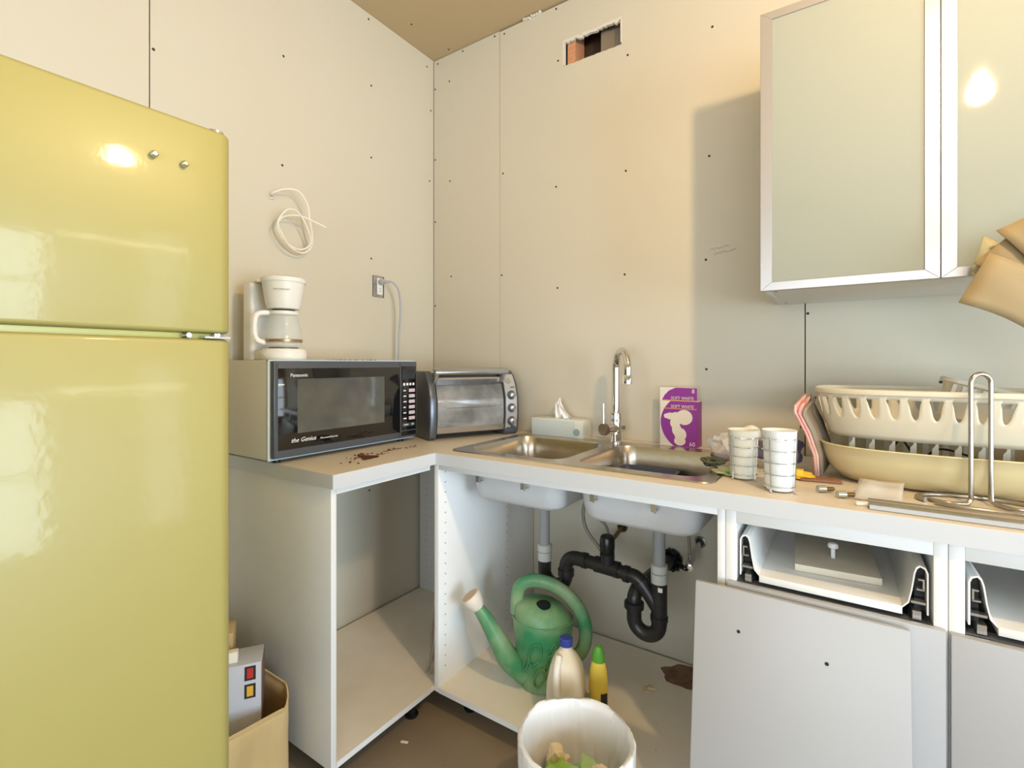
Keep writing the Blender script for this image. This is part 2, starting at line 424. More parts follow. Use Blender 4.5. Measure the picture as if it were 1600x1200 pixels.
m.build('crumbs', dirt, label='scatter of red-brown crumbs on the worktop before the microwave', cat='crumbs', kind='stuff')

# ================================================================== base cabinets
def pins(m, x, ys, z0, z1, axis='x', n=17, r=0.0026):
    for y in ys:
        for k in range(n):
            z = z0+(z1-z0)*k/(n-1)
            if axis == 'x': m.cyl((x-.001, y, z), (x+.0005, y, z), r, 6)
            else: m.cyl((y, x+.001, z), (y, x-.0005, z), r, 6)
pinm = M('pin_hole_dark', (120, 112, 100), 0.8)
def leg(parent, x, y):
    MB().lathe([(0.022, 0), (0.024, 0.006), (0.014, 0.012), (0.014, 0.06), (0.03, 0.068), (0.03, 0.071)], (x, y, 0), 14).build('leg', blackp, parent, w=True)
ZB, ZF, ZC = 0.072, 0.09, 0.872
cc = thing('corner_cabinet', 'white open-fronted corner base cabinet under the microwave', 'cabinet', (0.31, -0.6, 0))
MB().box(0.015, 0.60, -1.060, -1.042, ZB, ZC).build('side_panel', melamine, cc, w=True, bevel=0.001)
far = MB().box(0.015, 0.60, -0.118, -0.10, ZB, ZC).build('side_panel', melamine, cc, w=True, bevel=0.001)
m = MB(); pins(m, -0.118, (0.06, 0.52), 0.14, 0.82, 'y', 22); m.build('shelf_pin_hole', pinm, far, w=True, kind='stuff')
MB().box(0.015, 0.60, -1.042, -0.118, ZB, ZF).build('bottom_panel', shelfmel, cc, w=True)
MB().box(0.6002, 0.6012, -1.042, -0.66, ZB, ZF).build('edge_band', melamine, cc, w=True)
MB().box(0.575, 0.60, -1.042, -0.66, 0.853, ZC).build('top_rail', melamine, cc, w=True)
for x, y in ((0.55, -1.02), (0.55, -0.70), (0.06, -1.0), (0.06, -0.2)): leg(cc, x, y)

sc_ = thing('sink_cabinet', 'white open sink base cabinet around the black drain pipes', 'cabinet', (1.09, -0.33, 0))
sp = MB().box(0.6015, 0.6215, -0.640, -0.005, ZB, ZC).build('side_panel', innerm, sc_, w=True, bevel=0.001)
m = MB(); pins(m, 0.6215, (-0.605, -0.22), 0.15, 0.84, 'x', 20); m.build('shelf_pin_hole', pinm, sp, w=True, kind='stuff')
MB().box(1.540, 1.558, -0.640, -0.005, ZB, ZC).build('side_panel', melamine, sc_, w=True, bevel=0.001)
bp = MB().box(0.6215, 1.540, -0.640, -0.016, ZB, ZF).build('bottom_panel', shelfmel, sc_, w=True)
MB().box(0.6215, 1.540, -0.6412, -0.6402, ZB, ZF).build('edge_band', melamine, sc_, w=True)
MB().box(0.6215, 1.540, -0.640, -0.622, 0.853, ZC).build('front_rail', melamine, sc_, w=True, bevel=0.001)
pts = []
for k in range(26):
    t = 2*PI*k/26; r = 1+0.45*noise.noise(Vector((math.cos(t)*1.6, math.sin(t)*1.6, 2.2)))
    pts.append((1.335+0.085*r*math.cos(t), -0.095+0.062*r*math.sin(t)))
MB().prism(pts, ZF-0.001, ZF+0.0015, 'z').build('water_stain', stainm, bp, w=True)
for x, y in ((0.70, -0.56), (1.48, -0.56), (0.70, -0.08), (1.48, -0.08)): leg(sc_, x, y)

def rail_profile(m, sgn, x, y0, y1, z):
    """hollow metal drawer side: outer skin as an extruded open profile; sgn=+1 when the drawer lies to +x"""
    t = 0.0025
    out = [(0.0, 0.004), (0.0, 0.088), (0.004, 0.098), (0.014, 0.102), (0.020, 0.097), (0.0235, 0.085), (0.028, 0.050), (0.033, 0.024), (0.042, 0.0125)]
    inn = [(0.042, 0.009), (0.031, 0.022), (0.0255, 0.050), (0.021, 0.084), (0.018, 0.094), (0.013, 0.099), (0.006, 0.095), (0.003, 0.087), (0.003, 0.004)]
    poly = [(x+sgn*a, z+b) for a, b in out+inn]
    m.prism(poly, y0, y1, 'y')
def drawer_cabinet(x0, x1, label, dlabel):
    c = thing('drawer_cabinet', label, 'cabinet', ((x0+x1)/2, -0.33, 0))
    MB().box(x0, x0+0.024, -0.640, -0.02, ZB, ZC).build('side_panel', melamine, c, w=True, bevel=0.001)
    MB().box(x1-0.022, x1, -0.640, -0.02, ZB, ZC).build('side_panel', melamine, c, w=True, bevel=0.001)
    a, b = x0+0.024, x1-0.022
    MB().box(a, b, -0.640, -0.56, 0.842, ZC).build('top_rail', melamine, c, w=True, bevel=0.001)
    MB().box(a, b, -0.640, -0.02, ZB, ZF).build('bottom_panel', melamine, c, w=True)
    MB().box(a, b, -0.02, -0.012, ZB, ZC).build('back_panel', shelfmel, c, w=True)
    MB().box(a, b, -0.632, -0.60, 0.690, 0.698).build('front_rail', alu, c, w=True)
    for x, y in ((x0+.05, -0.56), (x1-.05, -0.56), (x0+.05, -.1), (x1-.05, -.1)): leg(c, x, y)
    d = thing('drawer', None, None, (0, 0, 0)); d.parent = c; del_loc = c.location
    z = 0.712
    for sgn, x in ((1, a+0.006), (-1, b-0.006)):
        m = MB(); rail_profile(m, sgn, x, -0.630, -0.12, z)
        m.build('drawer_side', whitep, c, w=True, sharp=30)
        m = MB()
        m.box(min(x+sgn*.006, x+sgn*.016), max(x+sgn*.006, x+sgn*.016), -0.626, -0.62, z+.070, z+.073); m.box(min(x+sgn*.006, x+sgn*.019), max(x+sgn*.006, x+sgn*.019), -0.627, -0.615, z+.050, z+.053)
        m.box(min(x+sgn*.006, x+sgn*.009), max(x+sgn*.006, x+sgn*.009), -0.627, -0.615, z+.052, z+.072)
        m.build('runner_bracket', chromedull, c, w=True)
        m = MB(); m.box(min(x+sgn*.004, x+sgn*.028), max(x+sgn*.004, x+sgn*.028), -0.627, -0.61, z+.022, z+.027)
        m.build('runner_bracket', chromedull, c, w=True)
        MB().box(min(x+sgn*.003, x+sgn*.020), max(x+sgn*.003, x+sgn*.020), -0.60, -0.15, z+.002, z+.088).build('runner_core', blackp, c, w=True)
        m = MB(); q0, q1 = sorted((x+sgn*.012, x+sgn*.026)); m.box(q0, q1, -0.634, -0.56, z-.008, z+.010); q0, q1 = sorted((x-sgn*.004, x+sgn*.03)); m.box(q0, q1, -0.636, -0.13, z-.013, z-.010)
        m.build('runner', chromedull, c, w=True)
    bpl = MB().box(a+0.048, b-0.048, -0.632, -0.12, z-0.004, z+0.0125).build('drawer_bottom', whitep, c, w=True, bevel=0.001)
    MB().box(a+0.03, b-0.03, -0.12, -0.105, z-.004, z+.09).build('drawer_back', melamine, c, w=True)
    bpy.data.objects.remove(d)
    return c
dc1 = drawer_cabinet(1.559, 1.967, 'white drawer cabinet next to the sink cabinet, missing its top drawer front', None)
dc2 = drawer_cabinet(1.968, 2.376, 'white drawer cabinet cut by the right edge of the photo', None)
MB().box(1.566, 1.962, -0.659, -0.641, 0.10, 0.703).build('drawer_front', frontm, dc1, w=True, bevel=0.002)
MB().box(1.969, 2.37, -0.659, -0.641, 0.10, 0.700).build('drawer_front', frontm, dc2, w=True, bevel=0.002)
# loose door leaning against the fronts
ld = thing('loose_cabinet_door', 'loose white cabinet door leaning against the drawer cabinet', 'door', (1.7025, -0.765, 0.0))
th = math.atan2(0.092, 0.70)
mx = Matrix.Rotation(-th, 4, 'X')
MB().box(-0.2025, 0.2025, -0.016, 0.0, 0.004, 0.705, mx).build('panel', frontm, ld, bevel=0.0025)
for x, z in ((-0.105, 0.615), (0.065, 0.60)): MB().cyl(tuple(mx @ Vector((x, -0.0163, z))), tuple(mx @ Vector((x, -0.014, z))), 0.004, 10).build('screw_hole', blackp, ld)
# loose panel with knob inside the drawer
lp = thing('loose_shelf_panel', 'loose cream panel with a white peg lying in the open drawer', 'panel', (1.775, -0.42, 0.7255))
mx = Matrix.Rotation(math.radians(4), 4, 'Z')
MB().box(-0.085, 0.085, -0.13, 0.20, 0.0, 0.016, mx).build('board', edgem, lp, bevel=0.001)
MB().lathe([(0.005, 0), (0.005, 0.022), (0.011, 0.025), (0.012, 0.031), (0.009, 0.036), (0.003, 0.038)], (0.0, -0.04, 0.016), 14).build('peg', whitep, lp)

# ================================================================== sink
sk = thing('double_bowl_sink', 'stainless steel double-bowl sink set in the worktop', 'sink', (1.075, -0.335, 0.74))
def sring(x0, x1, y0, y1, r, z): return [(x, y, z) for x, y in rrect(x0, x1, y0, y1, r, 6)]
LB = (0.668, 1.052, -0.548, -0.150); RB = (1.098, 1.482, -0.548, -0.150)
m = MB()
ZR = ZT+0.004
# rim as a perforated plate: outer ring and two bowl openings bridged by strips
n = 28
def bowl_rings(b, inset, zs, r0=0.06):
    return [sring(b[0]+i, b[1]-i, b[2]+i, b[3]-i, max(r0-i*.2, .03), z) for i, z in zip(inset, zs)]
OX0, OX1, OY0, OY1 = 0.628, 1.518, -0.592, -0.078
bm = bmesh.new()
def loop(pts):
    vs = [bm.verts.new(p) for p in pts]; return [bm.edges.new((vs[k], vs[(k+1) % len(vs)])) for k in range(len(vs))]
es = loop(sring(OX0, OX1, OY0, OY1, 0.035, ZR))+loop(sring(*LB, 0.06, ZR))+loop(sring(*RB, 0.06, ZR))
bmesh.ops.triangle_fill(bm, use_beauty=True, edges=es)
m.add([tuple(v.co) for v in bm.verts], [tuple(v.index for v in f.verts) for f in (bm.verts.index_update(), bm.faces)[1]]); bm.free()
m.loft([sring(OX0-.002, OX1+.002, OY0-.002, OY1+.002, 0.037, ZT+0.0003), sring(OX0, OX1, OY0, OY1, 0.035, ZR)], False, False)
m.build('rim', steel, sk, w=True, sharp=50)
for b in (LB, RB):
    m = MB()
    m.loft(bowl_rings(b, [0, .003, .010, .016, .022, .034, .055], [ZR, ZT-.004, ZT-.05, ZT-.12, ZT-.155, ZT-.168, ZT-.171]), False, True)
    bw = m.build('bowl', steel, sk, w=True, sharp=60)
    cx, cy = (b[0]+b[1])/2+0.01, -0.33
    MB().lathe([(0.045, 0), (0.045, 0.003), (0.036, 0.003), (0.03, 0.0005), (0.012, 0.0005)], (cx, cy, ZT-.1708), 20).build('strainer', chrome, bw, w=True)
    m = MB()
    m.loft(bowl_rings(b, [-.006, -.003, .004, .010, .017, .031, .06], [ZU+.03, ZU-.02, ZT-.05, ZT-.125, ZT-.159, ZT-.174, ZT-.177]), False, True)
    m.build('bowl_underside', sinkgrey, sk, w=True, sharp=60, label='grey painted underside of the bowl')
    for x in (b[0]+.08, b[1]-.12):
        m = MB().box(x-.007, x+.007, b[2]-.034, b[2]-.030, ZU-.056, ZU-.002); m.box(x-.007, x+.007, b[2]-.034, b[2]-.006, ZU-.059, ZU-.056); m.cyl((x, b[2]-.020, ZU-.066), (x, b[2]-.020, ZU-.002), .003, 8)
        m.build('clip', chromedull, sk, w=True)
# pan in the right bowl
bpn = thing('dish_pan', 'slate-blue plastic pan sitting in the right sink bowl', 'pan', (1.235, -0.335, ZT-.170))
m = MB()
m.loft([[(x, y, z) for x, y in rrect(-.100+i, .100-i, -.115+i, .125-i, .02, 4)] for i, z in ((.012, 0), (0, .112), (.006, .112), (.01, .098))], True, True)
m.build('pan', bluepan, bpn, sharp=30)
m = MB().tube([(x, y, .112) for x, y in rrect(-.100, .100, -.115, .125, .02, 4)], .0035, 6, True)
m.build('rolled_edge', bluepan, bpn)

# faucet
fc = thing('kitchen_faucet', 'chrome gooseneck kitchen faucet behind the sink divider', 'faucet', (1.062, -0.106, ZR))
MB().lathe([(0.026, 0), (0.026, 0.004), (0.0225, 0.007), (0.0215, 0.03), (0.0215, 0.085), (0.0205, 0.088), (0.0205, 0.115), (0.016, 0.118)], (0, 0, 0), 24).build('body', chrome, fc)
u = Vector((0.64, -0.77, 0)).normalized(); R = 0.068
path = [Vector((0, 0, 0.11)), Vector((0, 0, 0.2)), Vector((0, 0, 0.288))]
for k in range(1, 17):
    t = PI*1.02*k/16; path.append(Vector((0, 0, 0.288))+u*(R-R*math.cos(t))+Vector((0, 0, R*math.sin(t))))
path.append(path[-1]+Vector((0, 0, -0.02)))
MB().tube(path, 0.0135, 16).build('spout', chrome, fc)
e = path[-1]
MB().lathe([(0.0145, -0.03), (0.0155, -0.03), (0.0155, 0.0), (0.0145, 0.002)], tuple(e), 16).build('aerator', chrome, fc)
h = Vector((-0.32, -0.95, 0)).normalized()
m = MB(); m.cyl(tuple(Vector((0, 0, .055))-h*.03), tuple(Vector((0, 0, .055))+h*.062), .0205, 20)
cart = m.build('valve_housing', chrome, fc)
m = MB(); m.cyl(tuple(Vector((0, 0, .055))+h*.062), tuple(Vector((0, 0, .055))+h*.078), .0225, 20); m.build('handle_cap', M('cap_bronze_grey', (132, 116, 98), .3, .8), fc)
q = Vector((0, 0, .055))+h*.07
m = MB(); m.cyl(tuple(q+Vector((-.002, 0, .018))), tuple(q+Vector((-.004, 0.004, .098))), .0045, 10); m.build('lever', chrome, fc)

# ================================================================== drain plumbing
pl_ = thing('drain_plumbing', 'black drain pipes with grey tailpieces under the sink', 'pipes', (1.08, -0.33, 0.35))
XL, XR, YP = 0.87, 1.30, -0.33
def part(name, mat, fn, parent=pl_, **k):
    m = MB(); fn(m); return m.build(name, mat, parent, w=True, **k)
for X, zt, zn in ((XL, 0.742, 0.553), (XR, 0.742, 0.575)):
    part('tailpiece', pvcgrey, lambda m: m.cyl((X, YP, zn-.02), (X, YP, zt), .0195, 18))
    part('drain_flange', pvcgrey, lambda m: m.lathe([(.02, -.055), (.028, -.05), (.029, -.035), (.025, -.033), (.026, 0)], (X, YP, zt-.003), 20))
    def nut(m):
        m.lathe([(.026, 0), (.0265, .03), (.022, .032)], (X, YP, zn-.062), 20)
        m.lathe([(.022, .0), (.0275, .003), (.0275, .026), (.021, .03)], (X, YP, zn-.03), 10)
    part('slip_nut', nutgrey, nut)
# left trap: down, round and up
def ltrap(m):
    c = Vector((XL+.045, YP, .455)); P = [Vector((XL, YP, .495)), Vector((XL, YP, .475))]
    P += [c+Vector((-.045*math.cos(t), 0, -.045*math.sin(t))) for t in [PI*k/14 for k in range(15)]]
    P += [Vector((XL+.09, YP, .475))]
    m.tube(P, .0245, 16)
part('trap_bend', abs_black, ltrap)
def lelbow(m):
    P = [Vector((XL+.09, YP, .462)), Vector((XL+.09, YP, .48))]
    P += [Vector((XL+.09+.04-.04*math.cos(t), YP, .485+.04*math.sin(t))) for t in [PI/2*k/8 for k in range(9)]]
    P += [Vector((XL+.16, YP, .525))]
    m.tube(P, .025, 16); m.cyl((XL+.09, YP, .455), (XL+.09, YP, .478), .0295, 16)
part('elbow', abs_black, lelbow)
part('cross_pipe', abs_black, lambda m: m.tube([(XL+.15, YP, .525), (XL+.24, YP, .522), (XR-.10, YP, .514)], .0225, 16))
for x, z in ((XL+.165, .525), (XL+.215, .523), (XL+.285, .520), (XR-.11, .514)):
    part('pipe_collar', abs_black, lambda m: m.cyl((x-.008, YP, z), (x+.008, YP, z), .0275, 18))
part('tee', abs_black, lambda m: (m.cyl((XL+.215, YP, .5225), (XL+.285, YP, .520), .0265, 18), m.cyl((XL+.25, YP, .52), (XL+.25, YP, .568), .025, 18)))
def vent(m):
    m.lathe([(.022, 0), (.0245, .004), (.0245, .058), (.02, .064)], (XL+.25, YP, .566), 18)
    for k in range(10):
        t = 2*PI*k/10; m.box(-.002, .002, .0235, .0258, .022, .05, Matrix.Translation((XL+.25, YP, .566)) @ Matrix.Rotation(t, 4, 'Z'))
part('vent_cap', blackp, vent)
part('slant_elbow', abs_black, lambda m: m.tube(spline([(XR-.105, YP, .514), (XR-.075, YP, .510), (XR-.045, YP, .482), (XR-.008, YP, .432)], 6), .0235, 16))
part('wye', abs_black, lambda m: (m.cyl((XR, YP, .38), (XR, YP, .515), .0255, 18), m.cyl((XR, YP, .39), (XR, YP, .405), .028, 18), m.cyl((XR-.062, YP, .502), (XR-.05, YP, .488), .028, 18)))
def ptrap(m):
    c = Vector((XR-.042, YP, .375)); d = Vector((1, 0.0, 0))
    P = [Vector((XR, YP, .40)), Vector((XR, YP, .385))]
    P += [c+Vector((.042*math.cos(t), 0, -.042*math.sin(t))) for t in [PI*k/14 for k in range(15)]]
    P += [Vector((XR-.084, YP, .40)), Vector((XR-.084, YP, .42))]
    m.tube(P, .0245, 16)
part('trap_bend', abs_black, ptrap)
part('union_nut', abs_black, lambda m: (m.lathe([(.027, 0), (.033, .003), (.033, .022), (.028, .026)], (XR-.084, YP, .405), 12)))
part('wall_elbow', abs_black, lambda m: m.tube(spline([(XR-.084, YP, .42), (XR-.084, YP+.003, .445), (XR-.078, YP+.03, .47), (XR-.07, YP+.09, .472), (XR-.055, -0.012, .47)], 6), .0235, 16))
def esc(m):
    for k in range(14):
        t = 2*PI*k/14; m.add(*crumple((XR-.052+.034*math.cos(t), -.012, .468+.034*math.sin(t)), .012, k, 0, .5, .9))
    m.cyl((XR-.052, -.004, .468), (XR-.053, -.012, .468), .042, 18)
part('wall_sealant', blackp, esc)
part('sticker', cardW, lambda m: m.box(XL+.008, XL+.034, YP-.0262, YP-.0235, .418, .432))
part('sticker', cardW, lambda m: m.box(XR+.004, XR+.018, YP-.0262, YP-.0235, .492, .506))

def valve(x, z, label, brassy, hose):
    t = thing('shutoff_valve', label, 'valve', (x, -0.02, z))
    part('stub_pipe', brass if brassy else chromedull, lambda m: (m.cyl((x, 0.0, z), (x-.004, -.11, z-.028), .008, 12), m.cyl((x, -.0, z), (x, -.004, z), .022, 16)), t)
    part('wall_hole_ring', blackp, lambda m: m.cyl((x, -.004, z), (x, -.006, z), .015, 14), t)
    part('valve_body', brass if brassy else chromedull, lambda m: (m.cyl((x-.004, -.105, z-.027), (x-.005, -.15, z-.038), .012, 12), m.cyl((x-.005, -.13, z-.05), (x-.005, -.13, z-.004), .008, 10)), t)
    part('handle', blackp if brassy else chrome, lambda m: m.lathe([(.004, 0), (.02, .002), (.021, .010), (.004, .013)], (0, 0, 0), 14, Matrix.Translation((x-.005, -.16, z-.04)) @ Matrix.Rotation(PI/2, 4, 'X'), True, True, .65), t)
    part('supply_hose', hosem, lambda m: m.tube(spline(hose, 8), .0055, 10), t)
valve(1.047, 0.556, 'brass shutoff valve on the wall behind the drain vent cap', True, [(1.042, -.13, .56), (1.03, -.14, .60), (0.99, -.15, .64), (1.0, -.14, .72), (1.03, -.12, .80), (1.05, -.09, .86)])
valve(1.352, 0.556, 'chrome shutoff valve on the wall right of the right tailpiece', False, [(1.347, -.13, .555), (1.342, -.13, .62), (1.335, -.12, .70), (1.27, -.10, .76), (1.12, -.078, .82), (1.075, -.078, .86)])
MB().tube(spline([(0.985, -.20, .72), (0.975, -.22, .66), (1.0, -.24, .60), (1.06, -.25, .545), (1.09, -.27, .53)], 8), .0065, 10).build('grey_hose', hosem, label='thin grey hose curving down behind the drain vent cap', cat='hose')

# ================================================================== refrigerator
FX = 0.87
fr = thing('refrigerator', 'yellow enamel top-freezer refrigerator standing at the left', 'refrigerator', (0.45, -1.84, 0))
FRIDGE_TURN = math.radians(-1.5)
MB().box(0.09, 0.80, -2.21, -1.468, 0.03, 1.615).build('body', fridgeside, fr, w=True, bevel=0.012)
def fdoor(name, z0, z1):
    # slightly crowned slab with rounded edges
    m = MB(); rings = []; n = 14
    poly = []
    y0, y1 = -2.214, -1.462
    r = 0.022
    for k in range(7):
        t = -PI/2+PI/2*k/6*1.0; poly.append((FX-r-.004+r*math.cos(t), y0+r+r*math.sin(t)))
    for k in range(1, n):
        u = k/n; poly.append((FX-.004, y0+r+(y1-y0-2*r)*u))
    for k in range(7):
        t = PI/2*k/6; poly.append((FX-r-.004+r*math.cos(t), y1-r+r*math.sin(t)))
    poly += [(0.812, y1), (0.812, y0)]
    m.prism(poly, z0, z1, 'z', smooth=True)
    return m.build(name, fridgem, fr, w=True, bevel=0.007, bseg=3)
fzd = fdoor('freezer_door', 1.279, 1.640); fdd = fdoor('fresh_food_door', 0.12, 1.268)
MB().box(0.80, 0.812, -2.19, -1.485, 0.13, 1.62).build('door_gasket', gasket, fr, w=True)
MB().box(0.74, 0.80, -2.19, -1.49, 0.03, 0.115).build('kick_grille', darkgrey, fr, w=True, bevel=.004)
MB().box(0.80, 0.842, -2.19, -1.475, 1.2685, 1.2785).build('divider_strip', fridgeside, fr, w=True)
m = MB().lathe([(.012, 0), (.014, .002), (.014, .006), (.006, .009)], (0.842, -1.483, 1.640), 14); m.box(0.79, 0.85, -1.495, -1.472, 1.6395, 1.642)
m.build('top_hinge', chromedull, fr, w=True)
m = MB().box(0.82, 0.868, -1.51, -1.468, 1.2692, 1.2728); m.lathe([(.009, 0), (.009, .0062)], (0.85, -1.482, 1.2722), 12)
m.build('middle_hinge', chromedull, fr, w=True)
MB().cyl((0.845, -1.535, 1.2735), (0.868, -1.535, 1.2735), .0045, 10).build('hinge_screw', chromedull, fr, w=True)
for y, z in ((-1.587, 1.563), (-1.543, 1.5615)):
    MB().lathe([(.0055, 0), (.0055, .005), (.003, .008)], (0, 0, 0), 10, Matrix.Translation((FX-.001, y, z)) @ Matrix.Rotation(PI/2, 4, 'Y')).build('badge_stud', chromedull, fzd, w=True)

fr.rotation_euler = (0, 0, FRIDGE_TURN); fr.location = (0.45-.004, -1.84+.011, 0)
# ================================================================== microwave (local x = along the front, -y = forward)
mw = thing('microwave', 'black-fronted microwave oven on the left worktop', 'microwave', (0.348, -1.096, ZT), PI/2)
Wm, Hm, Dm, F0 = 0.613, 0.322, 0.325, 0.012
MB().box(0.0, Wm, 0.012, Dm, F0, Hm).build('housing', micromet, mw, bevel=0.003)
m = MB().box(-0.001, Wm, 0.008, 0.0125, F0-.001, F0+.003); m.box(-0.001, 0.0015, 0.006, 0.0125, F0, Hm); m.box(-.001, Wm, 0.006, 0.0125, Hm-.003, Hm+.0005)
m.build('front_edge_trim', bluewhite, mw)
door = MB().box(0.008, 0.520, -0.012, 0.008, F0+.006, Hm-.004).build('door', darkgrey, mw, bevel=0.003)
MB().box(0.020, 0.519, -0.0135, -0.010, F0+.030, Hm-.026).build('door_glass', blackglass, door, bevel=0.0005)
MB().box(0.085, 0.440, -0.0142, -0.0134, F0+.078, Hm-.060).build('window_screen', windowmesh, door)
MB().box(0.012, 0.022, -0.0128, -0.0115, F0+.012, Hm-.010).build('hinge_strip', darkgrey, door)
text('brand_lettering', 'Panasonic', white_ink, door, (0.060, -0.0140, Hm-.053), (1, 0, 0), (0, 0, 1), 0.0155, xs=1.0)
text('script_lettering', 'the Genius', white_ink, door, (0.062, -0.0140, F0+.050), (1, 0, 0), (0, 0, 1), 0.020, shear=0.35)
text('script_lettering', 'Microwave/Inverter', white_ink, door, (0.166, -0.0140, F0+.050), (1, 0, 0), (0, 0, 1), 0.0085, shear=0.1)
cp = MB().box(0.523, Wm-.002, -0.012, 0.008, F0+.006, Hm-.004).build('control_panel', darkgrey, mw, bevel=0.003)
MB().box(0.527, Wm-.008, -0.0135, -0.010, F0+.036, Hm-.022).build('keypad_glass', blackglass, cp, bevel=0.0005)
MB().box(0.532, Wm-.014, -0.0140, -0.0132, Hm-.072, Hm-.034).build('display', M('dark_display', (52, 56, 58), .15), cp)
for k in range(6):
    z = Hm-.118-.022*k
    MB().box(0.566, 0.598, -0.0144, -0.0133, z-.0065, z+.0065).build('key', pinkgrey, cp)
    MB().box(0.537, 0.549+.002*(k % 3), -0.0142, -0.0133, z-.0022, z+.0022).build('key_mark', white_ink, cp)
for k in range(4):
    MB().box(0.536+.0165*k, 0.546+.0165*k, -0.0142, -0.0133, Hm-.098, Hm-.088).build('key', white_ink, cp)
for xa, xb in ((0.532, 0.570), (0.574, 0.598)):
    MB().box(xa, xb, -0.0144, -0.0133, F0+.050, F0+.064).build('key', darkgrey, cp, bevel=.0005)
for xa, xb in ((0.540, 0.562), (0.580, 0.592)): MB().box(xa, xb, -0.0149, -0.0140, F0+.0555, F0+.0585).build('key_mark', white_ink, cp)
MB().box(0.527, Wm-.008, -0.0142, -0.010, F0+.014, F0+.032).build('door_button', blackp, cp, bevel=0.002)
for x in (0.04, 0.56):
    for y in (0.03, 0.28): MB().lathe([(.012, 0), (.012, .013)], (x, y, 0), 12).build('foot', blackp, mw)

# ================================================================== toaster oven
to = thing('toaster_oven', 'silver toaster oven angled across the counter corner', 'toaster oven', (0.418, -0.478, ZT), math.radians(65))
Wt = 0.41
prof = [(0.008, 0.018), (0.0, 0.03), (-0.006, 0.09), (-0.004, 0.16), (0.012, 0.215), (0.036, 0.255), (0.06, 0.27), (0.20, 0.27), (0.215, 0.25), (0.215, 0.018)]
MB().prism(prof, 0.035, 0.345, 'x').build('body', M('oven_body_black', (52, 54, 58), .4), to, bevel=0.003)
capp = [(0.004, 0.0), (-0.012, 0.012), (-0.02, 0.09), (-0.018, 0.165), (0.0, 0.222), (0.026, 0.262), (0.05, 0.28), (0.205, 0.28), (0.222, 0.26), (0.222, 0.0)]
MB().prism(capp, 0.0, 0.03, 'x').build('end_cap', M('end_cap_grey', (96, 100, 108), .28, .5), to, bevel=0.005, bseg=3)
ec = MB().prism(capp, 0.347, Wt+.006, 'x').build('end_cap', darkgrey, to, bevel=0.005, bseg=3)
fpf = [(-0.0135, 0.028), (-0.0215, 0.09), (-0.0195, 0.166), (-0.0015, 0.223), (0.0225, 0.263)]
fpb = [(y+.004, z) for y, z in reversed(fpf)]
MB().prism(fpf+fpb, 0.349, Wt-.006, 'x').build('control_panel', silver, to)
# curved glass door
gl = [(0.0055, 0.05), (-0.005, 0.05), (-0.0105, 0.09), (-0.0085, 0.16), (0.006, 0.21), (0.018, 0.235), (0.024, 0.232), (0.012, 0.205), (-0.0025, 0.158)]
dr = MB().prism(gl, 0.036, 0.343, 'x', smooth=True).build('glass_door', ovenglass, to, sharp=50)
MB().prism([(-0.005, 0.026), (-0.010, 0.050), (0.0, 0.052), (0.004, 0.026)], 0.034, 0.345, 'x').build('lower_trim', chromedull, dr)
MB().prism([(0.008, 0.222), (0.028, 0.252), (0.036, 0.250), (0.02, 0.222)], 0.034, 0.345, 'x').build('upper_trim', chromedull, dr)
hd = MB(); hd.prism([(-0.030, 0.266), (-0.034, 0.276), (-0.022, 0.290), (0.0, 0.294), (0.004, 0.286), (-0.018, 0.278)], 0.018, 0.356, 'x')
for x in (0.03, 0.340): hd.prism([(-0.026, 0.268), (0.006, 0.225), (0.014, 0.235), (-0.008, 0.286)], x-.007, x+.007, 'x')
hd.build('handle', M('handle_steel', (178, 182, 188), .25, .8), dr, bevel=0.002)
m = MB()
for k in range(15): m.cyl((0.05+0.02*k, 0.03, .128), (0.05+0.02*k, 0.19, .128), .0012, 5)
m.cyl((0.045, .028, .128), (0.335, .028, .128), .002, 6); m.build('rack', chrome, to)
MB().tube([(0.055, -0.0115, .140), (0.07, -.012, .136), (0.075, -.0122, .128), (0.30, -.0122, .128), (0.305, -.012, .136), (0.325, -.0115, .139)], .0011, 6).build('rack_front_wire', chrome, to)
kx = 0.376
for z in (0.062, 0.118, 0.174):
    yy = -0.0195 if z < .1 else (-0.0215 if z < .15 else -0.0195)
    mxk = Matrix.Translation((kx, yy, z)) @ Matrix.Rotation(PI/2, 4, 'X')
    kb = MB().lathe([(.0195, 0), (.0195, .003), (.0185, .004)], (0, 0, 0), 20, mxk).build('knob', darkgrey, to)
    MB().lathe([(.0140, .003), (.0130, .018), (.010, .0195)], (0, 0, 0), 18, mxk).build('knob_grip', chromedull, kb)
MB().lathe([(.016, 0), (.016, .0015), (.013, .0022)], (0, 0, 0), 18, Matrix.Translation((kx-.006, 0.0045, .234)) @ Matrix.Rotation(math.radians(58), 4, 'X'), True, True, .8).build('badge', chromedull, to)
MB().box(kx+.004, kx+.022, -0.0095, -0.005, .205, .210).build('panel_mark', grey_ink, to)
MB().box(kx-.002, kx+.018, -0.0185, -0.016, .034, .041).build('badge', darkgrey, to)
for x in (0.012, 0.385):
    for y in (0.02, 0.2): MB().box(x-.012, x+.012, y-.01, y+.01, -0.0, 0.004).build('foot', blackp, to)

